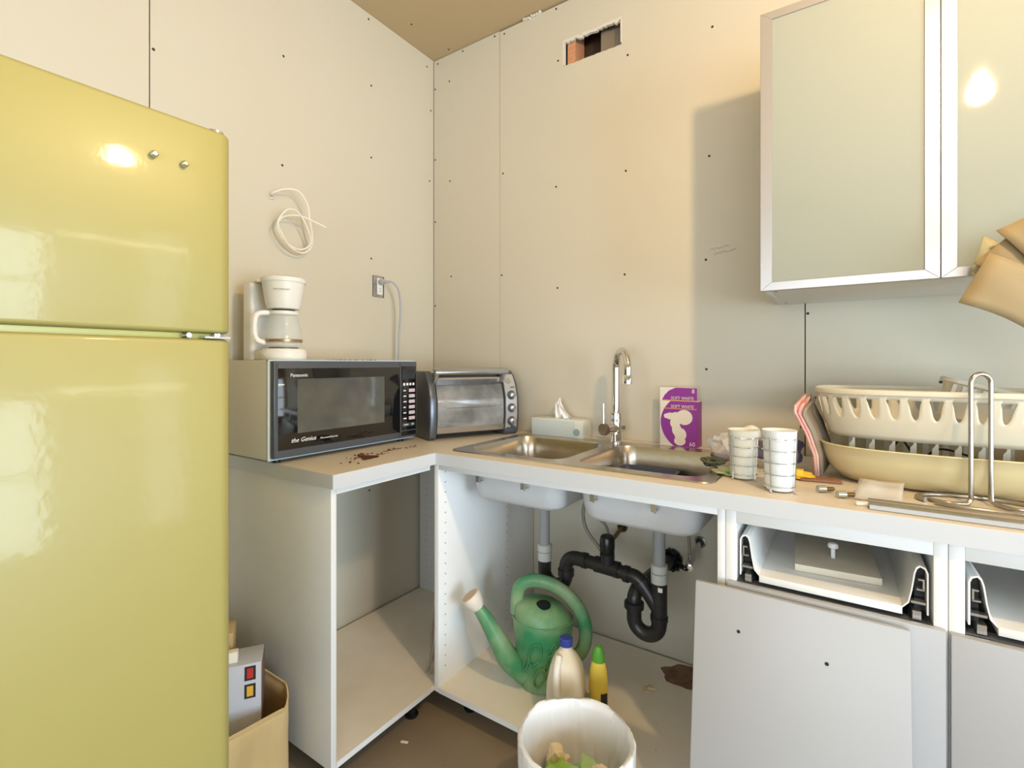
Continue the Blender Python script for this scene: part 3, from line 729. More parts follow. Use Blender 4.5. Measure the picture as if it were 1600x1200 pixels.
# ================================================================== coffee maker on the microwave
cm = thing('coffee_maker', 'small white drip coffee maker on top of the microwave', 'coffee maker', (0.195, -0.985, ZT+Hm+.0008), math.radians(-2))
MB().prism(rrect(-0.105, -0.045, -0.062, 0.062, .012, 4), 0, 0.262, 'z', smooth=True).build('tower', whitep, cm, bevel=0.003)
MB().lathe([(.066, 0), (.071, .006), (.071, .026), (.064, .036), (.05, .038)], (0.048, 0, 0), 32).build('base', whitep, cm)
MB().box(-0.06, 0.045, -.05, .05, 0, .03).build('base_bridge', whitep, cm, bevel=.004)
MB().lathe([(.046, 0), (.046, .004)], (0.048, 0, .0375), 24).build('hotplate', darkgrey, cm)
bk = MB().lathe([(.042, .168), (.05, .170), (.056, .19), (.063, .235), (.066, .258)], (0.048, 0, 0), 32).build('filter_basket', whitep, cm)
MB().lathe([(.069, .256), (.0705, .260), (.069, .270), (.055, .276), (.02, .278)], (0.048, 0, 0), 32).build('lid', whitep, bk)
MB().box(-0.105, -0.02, -.055, .055, .262, .270).build('lid_bridge', whitep, cm, bevel=.003)
MB().lathe([(.035, .164), (.036, .168)], (0.048, 0, 0), 20).build('drip_outlet', darkgrey, cm)
th_ = math.radians(-35)
text('brand_lettering', 'PROCTOR SILEX', grey_ink, cm, (0.048+.0655*math.cos(th_)-.021*-math.sin(th_), .0655*math.sin(th_)-.021*math.cos(th_)-.002, .226), (-math.sin(th_), math.cos(th_), 0), (.06, -.03, 1), .0066)
cf = thing('coffee_carafe', 'clear glass carafe with white handle on the coffee maker hotplate', 'carafe', tuple(cm.matrix_basis @ Vector((0.048, 0, .0418))), math.radians(-2))
MB().lathe([(.050, 0), (.055, .004), (.058, .02), (.055, .06), (.047, .095), (.044, .112), (.0425, .112), (.0455, .094), (.0535, .06), (.0565, .02), (.0535, .0055), (.02, .004)], (0, 0, 0), 32, None, True, True).build('glass_bowl', glassm, cf)
MB().lathe([(.0445, .108), (.0465, .109), (.0465, .118), (.0445, .120)], (0, 0, 0), 28).build('collar', whitep, cf)
hdir = Vector((-.25, -1, 0)).normalized()
def hp(a, z): return tuple(hdir*a+Vector((0, 0, z)))
MB().tube(spline([hp(.044, .113), hp(.066, .112), hp(.082, .104), hp(.088, .08), hp(.088, .045), hp(.080, .024), hp(.062, .016), hp(.056, .018)], 5), .0085, 10, False, .75).build('handle', whitep, cf)
MB().lathe([(.0575, .017), (.0592, .018), (.0592, .026), (.0573, .027)], (0, 0, 0), 28, None, False, False).build('metal_band', M('band_brown', (166, 140, 100), .35, .6), cf)
m = MB(); random.seed(2)
for k in range(40): m.add(*crumple((0.335-random.random()*.04, -0.86+random.random()*.2, ZT+Hm+.0015), random.uniform(.001, .003), k, 0))
m.build('crumbs', dirt, label='dark crumbs along the top of the microwave', cat='crumbs', kind='stuff')

# ================================================================== wall cable and socket
cab = thing('cable_coil', 'loose white cable coming out of a hole in the left wall', 'cable', (0, -0.82, 1.66))
C_ = [(0.0, -0.89, 1.858), (.03, -0.902, 1.862), (.055, -0.866, 1.882), (.065, -0.819, 1.884), (.07, -0.786, 1.845), (.075, -0.778, 1.785), (.06, -0.756, 1.714), (.05, -0.764, 1.674), (.05, -0.80, 1.655), (.06, -0.853, 1.669), (.075, -0.899, 1.715), (.08, -0.909, 1.75), (.08, -0.870, 1.80), (.075, -0.82, 1.795), (.07, -0.775, 1.73), (.06, -.768, 1.69), (.045, -0.80, 1.668), (.035, -.85, 1.685), (.04, -.89, 1.735), (.055, -.875, 1.775), (.07, -0.82, 1.79), (.08, -0.765, 1.78), (.09, -0.716, 1.766)]
MB().tube(spline(C_, 8), .0036, 8).build('cable', cableW, cab, w=True)
m = MB()
for k in range(9):
    t = 2*PI*k/9; m.add(*crumple((0.0005, -0.89+.009*math.cos(t), 1.858+.009*math.sin(t)), .006, k, 0, .5, .9))
m.build('broken_hole_edge', gypsum, cab, w=True)
MB().cyl((0.0002, -0.89, 1.858), (0.0016, -0.89, 1.858), .011, 12).build('hole', blackp, cab, w=True)
ou = thing('wall_socket', 'uncovered white wall socket above the microwave', 'socket', (0, -0.372, 1.53))
MB().box(0.0, 0.0015, -0.408, -0.340, 1.534, 1.632).build('box_opening', darkgrey, ou, w=True)
MB().box(0.0015, 0.008, -0.386, -0.352, 1.545, 1.622).build('receptacle', whitep, ou, w=True, bevel=.002)
m = MB().box(0.0015, 0.003, -0.390, -0.348, 1.533, 1.547); m.box(0.0015, 0.003, -0.390, -0.348, 1.620, 1.634); m.build('mounting_strap', chromedull, ou, w=True)
m = MB().box(0.0016, 0.0035, -0.406, -0.388, 1.536, 1.63); m.build('metal_box_edge', chromedull, ou, w=True)
for z in (1.562, 1.574): MB().box(0.0078, 0.0084, -0.374, -0.364, z-.001, z+.001).build('slot', blackp, ou, w=True)
pc = thing('power_cord', 'grey power cord plugged into the wall socket', 'cord', (0.03, -0.33, 1.24))
m = MB(); m.cyl((0.009, -0.369, 1.604), (0.03, -0.369, 1.604), .0145, 14, .013); m.cyl((0.03, -0.369, 1.604), (0.048, -0.366, 1.604), .010, 12, .006)
m.build('plug', cordG, pc, w=True)
MB().tube(spline([(0.045, -.367, 1.604), (.07, -0.35, 1.600), (.08, -0.322, 1.565), (.075, -0.305, 1.48), (.06, -0.30, 1.36), (.05, -0.30, 1.20), (.04, -0.33, 1.0), (.04, -.35, ZT+.006)], 8), .0048, 8).build('cord', cordG, pc, w=True)

# ================================================================== wall cabinet
ZW0, ZW1 = 1.425, 2.19
uc = thing('wall_cabinet', 'wall cabinet with two frosted glass doors in aluminium frames', 'cabinet', (1.985, -0.2, ZW0))
m = MB().box(1.609, 1.627, -0.385, -0.002, ZW0+.002, ZW1-.002); uc1 = m.build('side_panel', melamine, uc, w=True, bevel=.001)
MB().box(2.343, 2.361, -0.385, -0.002, ZW0+.002, ZW1-.002).build('side_panel', melamine, uc, w=True, bevel=.001)
MB().box(1.627, 2.343, -0.385, -0.002, ZW0+.002, ZW0+.020).build('bottom_panel', melamine, uc, w=True)
MB().box(1.627, 2.343, -0.385, -0.002, ZW1-.020, ZW1-.002).build('top_panel', melamine, uc, w=True)
for x, y in ((1.634, -.36), (1.634, -.06)): MB().cyl((x+.005, y, ZW0+.0012), (x+.005, y, ZW0+.0022), .005, 8).build('cam_screw', darkgrey, uc, w=True)
for x0, x1 in ((1.606, 1.9845), (1.9860, 2.3645)):
    d = MB().box(x0+.025, x1-.025, -0.4065, -0.400, ZW0+.018, ZW1-.018).build('glass_pane', frost, uc, w=True)
    fw = 0.0285
    A = [(x0, ZW0), (x1, ZW0), (x1, ZW1), (x0, ZW1)]; B = [(x0+fw, ZW0+fw*.8), (x1-fw, ZW0+fw*.8), (x1-fw, ZW1-fw*.8), (x0+fw, ZW1-fw*.8)]
    for k in range(4):
        q = [A[k], A[(k+1) % 4], B[(k+1) % 4], B[k]]
        MB().prism(q, -0.410, -0.387, 'y').build('door_frame_rail', alu, uc, w=True, bevel=.0007, bseg=1)

# ================================================================== things on the back worktop
tb = thing('tissue_box', 'pale tissue box with a tissue pulled up, left of the faucet', 'tissue box', (0.792, -0.055, ZT), math.radians(1))
MB().box(-0.122, 0.122, -0.042, 0.044, 0, 0.076).build('box', tissuecard, tb, bevel=.001)
m = MB()
for k in range(9): m.box(-0.118, 0.085, -0.0425, -0.0419, .006+.0075*k, .009+.0075*k)
m.build('printed_stripe', tissueblue, tb, kind='stuff')
MB().lathe([(.015, 0), (.015, .0012)], (0, 0, 0), 18, Matrix.Translation((0.092, -0.0424, .026)) @ Matrix.Rotation(PI/2, 4, 'X')).build('printed_emblem', M('teal_print', (150, 178, 182), .6), tb)
vs = []; fs = []
prof_ = [(-.02, .05, .0755), (-.024, .03, .09), (-.016, .012, .115), (-.022, .016, .128), (-.012, .0, .152), (.002, .0, .160)]
m = MB(); rows = []
for (xa, xb, z) in ((-.03, .055, .075), (-.028, .034, .095), (-.022, .016, .118), (-.024, .004, .135), (-.014, -.002, .155), (-.010, -.004, .163)):
    rows.append([(xa+(xb-xa)*k/10, .012*math.sin(k*1.3+z*40)*(1 if z < .15 else .3), z+.004*math.sin(k*2.1)) for k in range(11)])
m.loft(rows, False, False, True, None, False); m.build('tissue', tissuem, tb, solid=.0008)

bb = thing('light_bulb_carton', 'purple and white light bulb carton against the back wall', 'carton', (1.290, -0.036, ZT), math.radians(-3))
bx0, bx1, bh = -0.070, 0.068, 0.172
MB().box(bx0, bx1, -0.028, 0.028, 0.002, bh).build('box', cardW, bb, bevel=.001)
def arcface(z0, z1):
    out = [(bx1, z0), (bx1, z1)]
    cz, R_, cx_ = .092, .148, .076
    for k in range(25):
        z = z1-(z1-z0)*k/24; dd = R_*R_*.62-(z-cz)**2
        xx = cx_-math.sqrt(max(dd, 0))*1.22
        out.append((max(min(xx, bx1-.004), bx0+.001), z))
    return out
MB().prism(arcface(.003, bh-.001), -.0286, -.0279, 'y').build('printed_panel', purple, bb)
MB().box(bx1-.0002, bx1+.0006, -0.0275, 0.027, .004, bh-.002).build('printed_panel', purple, bb)
fp = MB().box(bx0, bx1, -0.027, -0.0255, bh, bh+.050).build('open_flap', cardW, bb)
MB().prism([(bx1, bh+.001), (bx1, bh+.049), (-.01, bh+.049), (-.035, bh+.038), (-.052, bh+.02), (-.062, bh+.001)], -.0276, -.0269, 'y').build('printed_panel', purple, fp)
for z, nm in ((bh-.026, 0), (bh+.005, 1)):
    MB().box(-.055 if not nm else -.058, bx1-.001, -.0292, -.0284 if not nm else -.0274, z-.0045, z-.0018).build('printed_line', orange, bb)
    text('lettering', 'SOFT WHITE', cardW, bb, (-.027, -.0292, z), (1, 0, 0), (0, 0, 1), .0158, xs=.92)
text('lettering', '8', cardW, bb, (.049, -.0292, bh+.030), (1, 0, 0), (0, 0, 1), .022)
text('lettering', '60', cardW, bb, (.040, -.0292, .008), (1, 0, 0), (0, 0, 1), .022)
# printed bulb silhouettes: one upright diagonal bulb and a smaller one below
sil = [(-.046+.012*math.cos(t), .126+.010*math.sin(t)) for t in [PI*.5+PI*k/6 for k in range(7)]]
def blob(cs): 
    m = MB()
    for k, (cx, cz, rx, rz) in enumerate(cs):
        m.prism([(cx+rx*math.cos(2*PI*j/22), cz+rz*math.sin(2*PI*j/22)) for j in range(22)], -.0293-.0001*k, -.0285, 'y')
    return m
blob([(.022, .112, .030, .028), (-.006, .113, .026, .017), (-.030, .114, .016, .013), (-.044, .114, .010, .009), (-.012, .090, .018, .022), (-.006, .066, .017, .024), (.008, .048, .022, .024), (.006, .024, .021, .017)]).build('printed_bulb', M('print_cream', (232, 222, 206), .6), bb)

def wire_cup(loc, rz, h, label, mat):
    t = thing('utensil_cup', label, 'cup', loc, rz, 'pair of wire-caged cups beside the sink')
    MB().lathe([(.026, .004), (.029, .008), (.034, h-.004), (.0355, h), (.0335, h-.002), (.0325, h-.006), (.0275, .012), (.01, .010)], (0, 0, 0), 28).build('cup', mat, t)
    m = MB()
    for k in range(5):
        z = .014+k*(h-.034)/4; r = .0300+.0065*(z/h)
        m.tube([(r*math.cos(2*PI*j/28), r*math.sin(2*PI*j/28), z) for j in range(28)], .0011, 6, True)
    for k in range(4):
        a = PI/4+k*PI/2
        m.tube([(.0345*math.cos(a), .0345*math.sin(a), .0035), (.0335*math.cos(a), .0335*math.sin(a), .012), (.0385*math.cos(a), .0385*math.sin(a), h-.016)], .0014, 6)
        m.lathe([(.001, 0), (.003, .002), (.003, .005), (.001, .007)], (.0345*math.cos(a), .0345*math.sin(a), 0), 8)
    m.build('wire_frame', chrome, t)
    for ch in t.children: ch.scale = (1.1, 1.1, 1)
wire_cup((1.572, -0.470, ZT), .2, 0.133, 'shorter wire-caged cup standing nearer the light bulb carton', M('offwhite_cup', (232, 228, 216), .35, sss=.15))
wire_cup((1.667, -0.560, ZT), .35, 0.149, 'taller wire-caged white cup standing nearer the worktop edge', cupw)

# cream tray, dish basket, small cutlery basket
def stadium(x0, x1, y0, y1, n=72, p=2.8):
    cx, cy, a, b = (x0+x1)/2, (y0+y1)/2, (x1-x0)/2, (y1-y0)/2; out = []
    for k in range(n):
        t = 2*PI*k/n; c, s_ = math.cos(t), math.sin(t)
        out.append((cx+a*math.copysign(abs(c)**(2/p), c), cy+b*math.copysign(abs(s_)**(2/p), s_)))
    return out
ty = thing('drainer_tray', 'yellowed cream plastic drainer tray under the dish basket', 'tray', (2.02, -0.25, ZT))
T0 = (1.742, 2.30, -0.440, -0.062)
def tring(i, z): return [(x, y, z) for x, y in stadium(T0[0]+i, T0[1]-i, T0[2]+i, T0[3]-i)]
MB().loft([tring(.075, ZT+.001), tring(.045, ZT+.006), tring(.018, ZT+.035), tring(.004, ZT+.070), tring(.0, ZT+.094), tring(-.004, ZT+.097), tring(-.003, ZT+.100), tring(.004, ZT+.099), tring(.007, ZT+.07), tring(.021, ZT+.037), tring(.047, ZT+.010), tring(.08, ZT+.006)], True, True).build('tray', traycream, ty, w=True, sharp=70)
for k in range(11):
    x = 1.815+.042*k
    for y in (-0.335, -0.165):
        m = MB().prism([(x-.008, ZT+.007), (x+.008, ZT+.007), (x+.007, ZT+.118), (x+.002, ZT+.118), (x+.001, ZT+.108), (x-.005, ZT+.1)], y-.004, y+.004, 'y')
        m.build('prong', cream, ty, w=True)
db = thing('dish_basket', 'cream plastic dish basket with slotted sides on the drainer tray', 'basket', (2.02, -0.25, ZT+.12))
B0 = (1.735, 2.30, -0.418, -0.072); zb0, zb1 = ZT+.1195, ZT+.238
N = 456
def resample(P, n):
    P = [Vector(p) for p in P]; L_ = [0]
    for k in range(len(P)): L_.append(L_[-1]+(P[(k+1) % len(P)]-P[k]).length)
    out = []; j = 0
    for k in range(n):
        t = L_[-1]*k/n
        while L_[j+1] < t: j += 1
        out.append(tuple(P[j].lerp(P[(j+1) % len(P)], (t-L_[j])/max(L_[j+1]-L_[j], 1e-9))))
    return out
def bpt(i, k): 
    q = bpt.cache.get(i)
    if q is None: q = bpt.cache[i] = resample(stadium(B0[0]+i, B0[1]-i, B0[2]+i, B0[3]-i, 720, 3.0), N)
    return q[k % N]
bpt.cache = {}
def bin_(z): return .030*(1-((z-zb0)/(zb1-zb0)))**1.5+.0
m = MB(); vid = {}; 
def V(k, z):
    key = (k % N, round(z, 5))
    if key not in vid:
        x, y = bpt(round(bin_(z), 4), k); m.v.append((x, y, z)); vid[key] = len(m.v)-1
    return vid[key]
# cumulative arc length to space the slots evenly
arc = [0]
for k in range(N):
    a, b = Vector(bpt(0, k)), Vector(bpt(0, k+1)); arc.append(arc[-1]+(b-a).length)
pitch = arc[-1]/38; zs_top = zb1-.016
for k in range(N):
    u = ((arc[k]+arc[k+1])/2/pitch) % 1.0
    def sb(kk):
        uu = (arc[kk % N]/pitch) % 1.0
        tt = (uu-.5)/.26
        return zs_top-.048*math.sqrt(max(0, 1-tt*tt)) if abs(tt) < 1 else zs_top
    za, zb_ = sb(k), sb(k+1)
    lv = [zb0, zb0+.012, zb0+.03, zb0+.05]
    for q in range(len(lv)-1):
        m.f.append((V(k, lv[q]), V(k+1, lv[q]), V(k+1, lv[q+1]), V(k, lv[q+1]))); m.smooth.append(True)
    m.f.append((V(k, lv[-1]), V(k+1, lv[-1]), V(k+1, zb_), V(k, za))); m.smooth.append(True)
    m.f.append((V(k, zs_top), V(k+1, zs_top), V(k+1, zb1), V(k, zb1))); m.smooth.append(True)
m.build('slotted_wall', cream, db, w=True, solid=.0028, sharp=70)
MB().prism([bpt(.03, k) for k in range(0, N, 6)], zb0, zb0+.003, 'z').build('basket_floor', cream, db, w=True)
MB().tube([(*bpt(-.003, k), zb1) for k in range(0, N, 4)], .0075, 8, True, .55).build('rim', cream, db, w=True)
cb = thing('cutlery_basket', 'small cream cutlery basket tipped inside the dish basket', 'basket', (2.06, -0.235, ZT+.135))
mx = Matrix.Translation((0.0, 0, 0.03)) @ Matrix.Rotation(math.radians(16), 4, 'Y')
def cring(i, z): return [(x, y, z) for x, y in rrect(-.075+i, .085-i, -.045+i, .045-i, .03, 5)]
MB().loft([cring(.012, 0), cring(.008, .05), cring(.002, .088), cring(.006, .088), cring(.012, .05), cring(.016, .003)], True, True, True, mx).build('cup', cream, cb, sharp=60)
MB().tube(cring(-.002, .090), .006, 8, True, .6, mx).build('rim', edgem, cb)
slotm = M('pale_slot', (210, 206, 196), .5)
for k in range(7):
    x = -.055+.019*k; MB().box(x-.004, x+.004, -.0452, -.0425, .055, .082, mx).build('slot', slotm, cb)
# black-handled items between tray and basket
for k, (xa, ya, xb, yb, r, nm, lb, mt) in enumerate(((1.88, -.25, 2.12, -.20, .004, 'black_wire', 'thin black wire lying inside the drainer tray', blackp), )):
    MB().tube(spline([(xa, ya, ZT+.015), (xa+.04, ya-.02, ZT+.108), (xa+.08, ya-.01, ZT+.06), (xa+.13, ya, ZT+.09), (xb, yb, ZT+.05)], 8), r*.7, 6).build(nm, mt, label=lb, cat='wire')

# clutter between the cups and the tray
pt = thing('pot_holder', 'folded pink striped pot holder leaning on the drainer tray', 'pot holder', (1.722, -0.300, ZT))
def sheet(pts, w0, w1, mat, name, parent, solid):
    m = MB(); rows = []
    for p in pts: rows.append([(p[0]+w0[0]+(w1[0]-w0[0])*k/4, p[1]+w0[1]+(w1[1]-w0[1])*k/4, p[2]+w0[2]+(w1[2]-w0[2])*k/4) for k in range(5)])
    m.loft(rows, False, False, True, None, False); return m.build(name, mat, parent, solid=solid)
for k in range(3):
    sheet([(0.012+.006*k, 0, .004), (0.008+.007*k, 0, .06), (-.012+.008*k, 0, .12), (-.038+.010*k, 0, .175-.003*k), (-.036+.012*k, 0, .195-.004*k)], (0, -.045, 0), (0.02, .06, .028), redcloth if k != 2 else greycloth, 'fold', pt, .006)
bg = thing('blue_pouch', 'crumpled blue-grey plastic pouch between the cups and pot holder', 'pouch', (1.640, -0.290, ZT))
m = MB(); m.add(*crumple((0, 0, .056), .060, 5, 2, .3, .75), True); m.build('pouch', bluebag, bg)
m = MB(); m.add(*crumple((0.0, .035, .085), .03, 8, 2, .3, .6), True); m.build('neck', bluebag, bg)
yp = MB(); yp.add(*crumple((1.700, -0.385, ZT+.010), .034, 9, 2, .25, .28), True); yp.box(1.690, 1.708, -.412, -.392, ZT+.008, ZT+.028)
yp.build('yellow_clip', yellowplug, label='yellow plastic clip lying in front of the blue pouch', cat='clip')
m = MB().box(-.05, .045, -.02, .03, 0, .007, Matrix.Translation((1.748, -.392, ZT+.0005)) @ Matrix.Rotation(.15, 4, 'Z'))
m.build('wooden_board', redboard, bevel=.003, label='small red-brown board at the foot of the drainer tray', cat='board')
cbag = thing('spare_bulb_bag', 'clear plastic bag holding a white bulb behind the shorter cup', 'bag', (1.525, -0.30, ZT))
m = MB(); m.add(*crumple((-.015, 0, .058), .056, 12, 2, .4, .75), True); m.build('bag', clearbag, cbag)
MB().lathe([(.006, -.042), (.013, -.04), (.014, -.018), (.024, .0), (.029, .016), (.027, .03), (.018, .041), (.006, .045)], (0, 0, 0), 20, Matrix.Translation((.025, .02, .09)) @ Matrix.Rotation(1.2, 4, 'Y') @ Matrix.Rotation(.4, 4, 'X')).build('bulb', cupw, cbag)
m = MB(); m.add(*crumple((-.04, -.02, .03), .026, 3, 1, .5, .6), True); m.build('reddish_card', redboard, cbag)
m = MB(); m.add(*crumple((1.53, -.44, ZT+.008), .036, 21, 2, .6, .2), True); m.build('snack_wrapper', M('wrapper_mix', (206, 196, 170), .4, var=(30, .9), rgb2=(150, 196, 74)), label='small crumpled wrapper with green print beside the sink rim', cat='wrapper')
m = MB(); m.add(*crumple((1.475, -.375, ZT+.02), .026, 23, 2, .6, .5), True); m.build('dark_wrapper', M('dark_green_foil', (66, 78, 52), .35, var=(20, .8), rgb2=(110, 100, 84)), label='dark green crumpled foil at the right corner of the sink', cat='wrapper')

for k, (x, y, a) in enumerate(((1.755, -.520, .55), (1.795, -.553, .5))):
    t = thing('cabinet_bolt', ('short steel cabinet bolt lying nearer the cups', 'short steel cabinet bolt lying nearer the aluminium strip')[k], 'bolt', (x, y, ZT), a, 'loose bolts on the worktop')
    m = MB(); m.cyl((-.012, 0, .0085), (.006, 0, .0085), .0082, 14); m.build('head', M('zinc%d' % k, (190, 194, 184), .3, .8), t)
    m = MB(); m.cyl((.006, 0, .0085), (.024, 0, .0085), .0052, 10); m.cyl((.024, 0, .0085), (.027, 0, .0085), .0035, 10); m.build('shank', brass, t)
hb = thing('hardware_bag', 'small clear bag of fittings lying before the drainer tray', 'bag', (1.862, -0.50, ZT))
m = MB(); rows = []
for j in range(9):
    v = j/8; rows.append([(-.045+.085*u/8+.012*v, -.055+.085*v, .003+.007*math.sin(u*.8+1)*math.sin(v*3)+.012*math.sin(PI*v)*math.sin(PI*u/8)+v*.03) for u in range(9)])
m.loft(rows, False, False, True, None, False); m.build('bag', clearbag, hb, solid=.0008)
for k in range(4):
    m = MB(); m.cyl((-.02+.013*k, -.005+.006*(k % 2), .006), (-.012+.013*k, .004, .008), .0035, 8); m.build('fitting', cream, hb)
m = MB()
prof_ = [(-.628, ZT+.0005), (-.570, ZT+.0005), (-.570, ZT+.012), (-.576, ZT+.012), (-.580, ZT+.007), (-.600, ZT+.007), (-.604, ZT+.011), (-.628, ZT+.011)]
m.prism(prof_, 1.842, 2.60, 'x'); m.build('aluminium_strip', M('dull_aluminium', (168, 166, 162), .38, .85), label='long aluminium edging strip lying along the worktop edge', cat='strip', bevel=.0006, bseg=1)
m = MB().box(-.014, .012, -.006, .006, 0, .008, Matrix.Translation((1.832, -.600, ZT+.0003)) @ Matrix.Rotation(.3, 4, 'Z')); m.build('strip_end_clip', whitep, label='white end clip at the left tip of the aluminium strip', cat='clip', bevel=.002)

# paper towel holder: one bent steel rod
ph = thing('paper_towel_holder', 'steel wire paper towel holder on the worktop', 'holder', (2.045, -0.462, ZT))
r = .0048; u = Vector((math.cos(math.radians(30)), math.sin(math.radians(30)), 0)); v_ = Vector((-u.y, u.x, 0)); hw = .0205
up = [u*-hw+Vector((0, 0, .012))]
up += [u*-hw+Vector((0, 0, z)) for z in (.08, .18, .268)]
up += [u*(-hw*math.cos(t))+Vector((0, 0, .268+hw*math.sin(t))) for t in [PI*k/10 for k in range(1, 10)]]
up += [u*hw+Vector((0, 0, z)) for z in (.268, .18, .08, .014)]
ux = Vector((1, 0, 0))
P = [u*-hw*.2+v_*.0+Vector((-.085, .015, r))]
def ell(a, b, t, cx=0, cy=0): return Vector((cx+a*math.cos(t), cy+b*math.sin(t), r))
P = [ell(.108, .062, t) for t in [PI*1.15-2*PI*k/40*.96 for k in range(41)]]
MB().tube(P, r, 10).build('base_loop', satin, ph)
a0, a1 = u*-hw, u*hw
left = [Vector((-.09, -.012, r)), Vector((-.06, -.030, r)), Vector((-.03, -.020, r)), a0+Vector((-.006, -.005, r+.002)), a0+Vector((0, 0, .014))]
right = [a1+Vector((0, 0, .014)), a1+Vector((.006, -.002, r+.002)), Vector((.05, -.018, r)), Vector((.09, -.02, r))]
MB().tube(spline(left, 5)+up[1:-1]+spline(right, 5), r, 10).build('upright', satin, ph)

# kraft paper bags fanned out above the basket
kb_ = [((2.003, 1.357), (2.051, 1.459), -.500, 'frontmost'), ((2.029, 1.441), (2.083, 1.492), -.49, 'second'), ((2.060, 1.502), (2.150, 1.545), -.51, 'upper'), ((2.027, 1.420), (2.047, 1.501), -.475, 'hindmost')]
labels = ['lowest brown paper bag of the fan at the right edge', 'brown paper bag in the middle of the fan at the right edge', 'topmost brown paper bag of the fan at the right edge', 'pale paper bag peeking out behind the fan at the right edge']
for k, ((xa, za), (xb, zb_), y, _) in enumerate(kb_):
    m = MB(); rows = []
    root = Vector((2.29, 0, 1.175)); w_ = Vector((xb-xa, 0, zb_-za)); mid = Vector(((xa+xb)/2, 0, (za+zb_)/2))
    dirn = (root-mid); wl_ = w_.length
    for j in range(11):
        t = j/10; c = mid.lerp(root, t)+Vector((0, y+(-.26-y)*t**2+(0, .008, -.008, .016)[k]*t, .035*math.sin(PI*t)))
        wd = w_.lerp(Vector((.05, 0, .085)).normalized()*wl_*.75, t)
        rows.append([tuple(c+wd*(i/6-.5)+Vector((0, .004*math.sin(i*1.1+j*.6), 0))) for i in range(7)])
    m.loft(rows, False, False, True, None, False)
    m.build('paper_bag', kraft if k < 3 else M('pale_kraft', (172, 164, 128), .8), solid=.0022, label=labels[k], cat='paper bag', group='fan of paper bags in the dish basket')

# ================================================================== under the sink
wc = thing('watering_can', 'faded green plastic watering can in the sink cabinet', 'watering can', (0.915, -0.420, ZF), math.radians(24))
def oval(cx, rx, ry, z, n=36): return [(cx+rx*math.cos(2*PI*k/n), ry*math.sin(2*PI*k/n), z) for k in range(n)]
MB().loft([oval(0, .070, .058, 0), oval(0, .080, .066, .006), oval(0, .088, .072, .05), oval(.0, .098, .082, .14), oval(.0, .105, .088, .215), oval(0, .106, .089, .235), oval(0, .100, .085, .243), oval(-.004, .098, .083, .255), oval(-.012, .088, .074, .275), oval(-.02, .070, .058, .292), oval(-.025, .045, .036, .300)], True, True).build('body', greenp, wc, sharp=70)
MB().tube([(x, y, .2385) for x, y, z in oval(0, .1055, .0885, 0)], .0035, 6, True).build('seam_ridge', greenp, wc)
MB().lathe([(.026, 0), (.026, .0025), (.021, .003)], (0, 0, 0), 20, Matrix.Translation((.006, -.036, .297)) @ Matrix.Rotation(math.radians(22), 4, 'X'), True, True, .8).build('filler_hole', blackp, wc)
MB().tube(spline([(-.094, 0, .245), (-.092, 0, .30), (-.078, 0, .345), (-.03, 0, .365), (.04, 0, .352), (.10, 0, .312), (.138, 0, .255), (.150, 0, .19), (.135, 0, .13), (.090, 0, .095)], 7), .0235, 14, False, .85).build('handle', greenp, wc)
sp_ = spline([(-.060, -.02, .055), (-.115, -.035, .10), (-.150, -.045, .16), (-.190, -.055, .235), (-.225, -.063, .29)], 6)
MB().tube(sp_, [.046-.027*k/(len(sp_)-1) for k in range(len(sp_))], 16).build('spout', greenp, wc)
e0 = Vector((-.222, -.062, .286)); ed = Vector((-.55, -.12, .82)).normalized()
m = MB(); m.tube([e0-ed*.004, e0+ed*.012, e0+ed*.040, e0+ed*.048], [.022, .030, .037, .034], 20); m.build('rose', M('rose_white', (226, 216, 204), .5), wc)
m = MB(); m.cyl(tuple(e0+ed*.048), tuple(e0+ed*.0495), .030, 20); m.build('rose_face', M('rose_tan', (206, 176, 148), .7), wc)
for k, (a, z, s_) in enumerate(((-1.75, .15, .05), (-1.3, .12, .045), (-2.1, .11, .04), (-1.6, .07, .045), (-1.15, .17, .03))):
    t = thing('x', None, None); bpy.data.objects.remove(t)
    rx, ry = .098*.995, .082*.995; m = MB(); pts = []
    for j in range(10):
        q = 2*PI*j/10; aa = a+.34*s_/.05*math.cos(q)*math.cos(k)*.6+.12*math.sin(q); zz = z+s_*math.sin(q)*.8
        f_ = .90+.10*(min(zz, .14)/.14) if zz < .14 else 1+.07*(zz-.14)/.075
        pts.append(((rx*f_+.003)*math.cos(aa), (ry*f_+.003)*math.sin(aa), zz))
    m.tube(pts, .004, 6, True); m.build('leaf_relief', olivep if k % 2 else greenp, wc)

mj = thing('milk_jug', 'translucent milk jug with blue cap in front of the watering can', 'jug', (1.062, -0.524, ZF), math.radians(20))
def jr(rx, ry, z, r): return [(x, y, z) for x, y in rrect(-rx, rx, -ry, ry, r, 5)]
MB().loft([jr(.050, .050, 0, .02), jr(.057, .057, .006, .022), jr(.058, .058, .10, .022), jr(.057, .057, .13, .026), jr(.050, .050, .17, .03), jr(.038, .038, .20, .03), jr(.022, .022, .222, .02), jr(.0165, .0165, .228, .0155), jr(.0165, .0165, .238, .0155)], True, True).build('body', jugm, mj, sharp=70)
MB().tube(spline([(-.018, -.028, .212), (-.022, -.050, .185), (-.022, -.064, .15), (-.020, -.066, .11), (-.018, -.056, .085)], 6), .012, 12).build('handle', M('jug_handle', (240, 236, 226), .35, sss=.2), mj)
MB().lathe([(.020, 0), (.021, .003), (.021, .022), (.018, .0245)], (0, 0, .236), 24).build('cap', bluecap, mj)
m = MB().loft([jr(.0585, .0585, .02, .022), jr(.0585, .0585, .075, .022)], False, False); m.build('label', M('jug_label', (176, 192, 178), .5), mj)
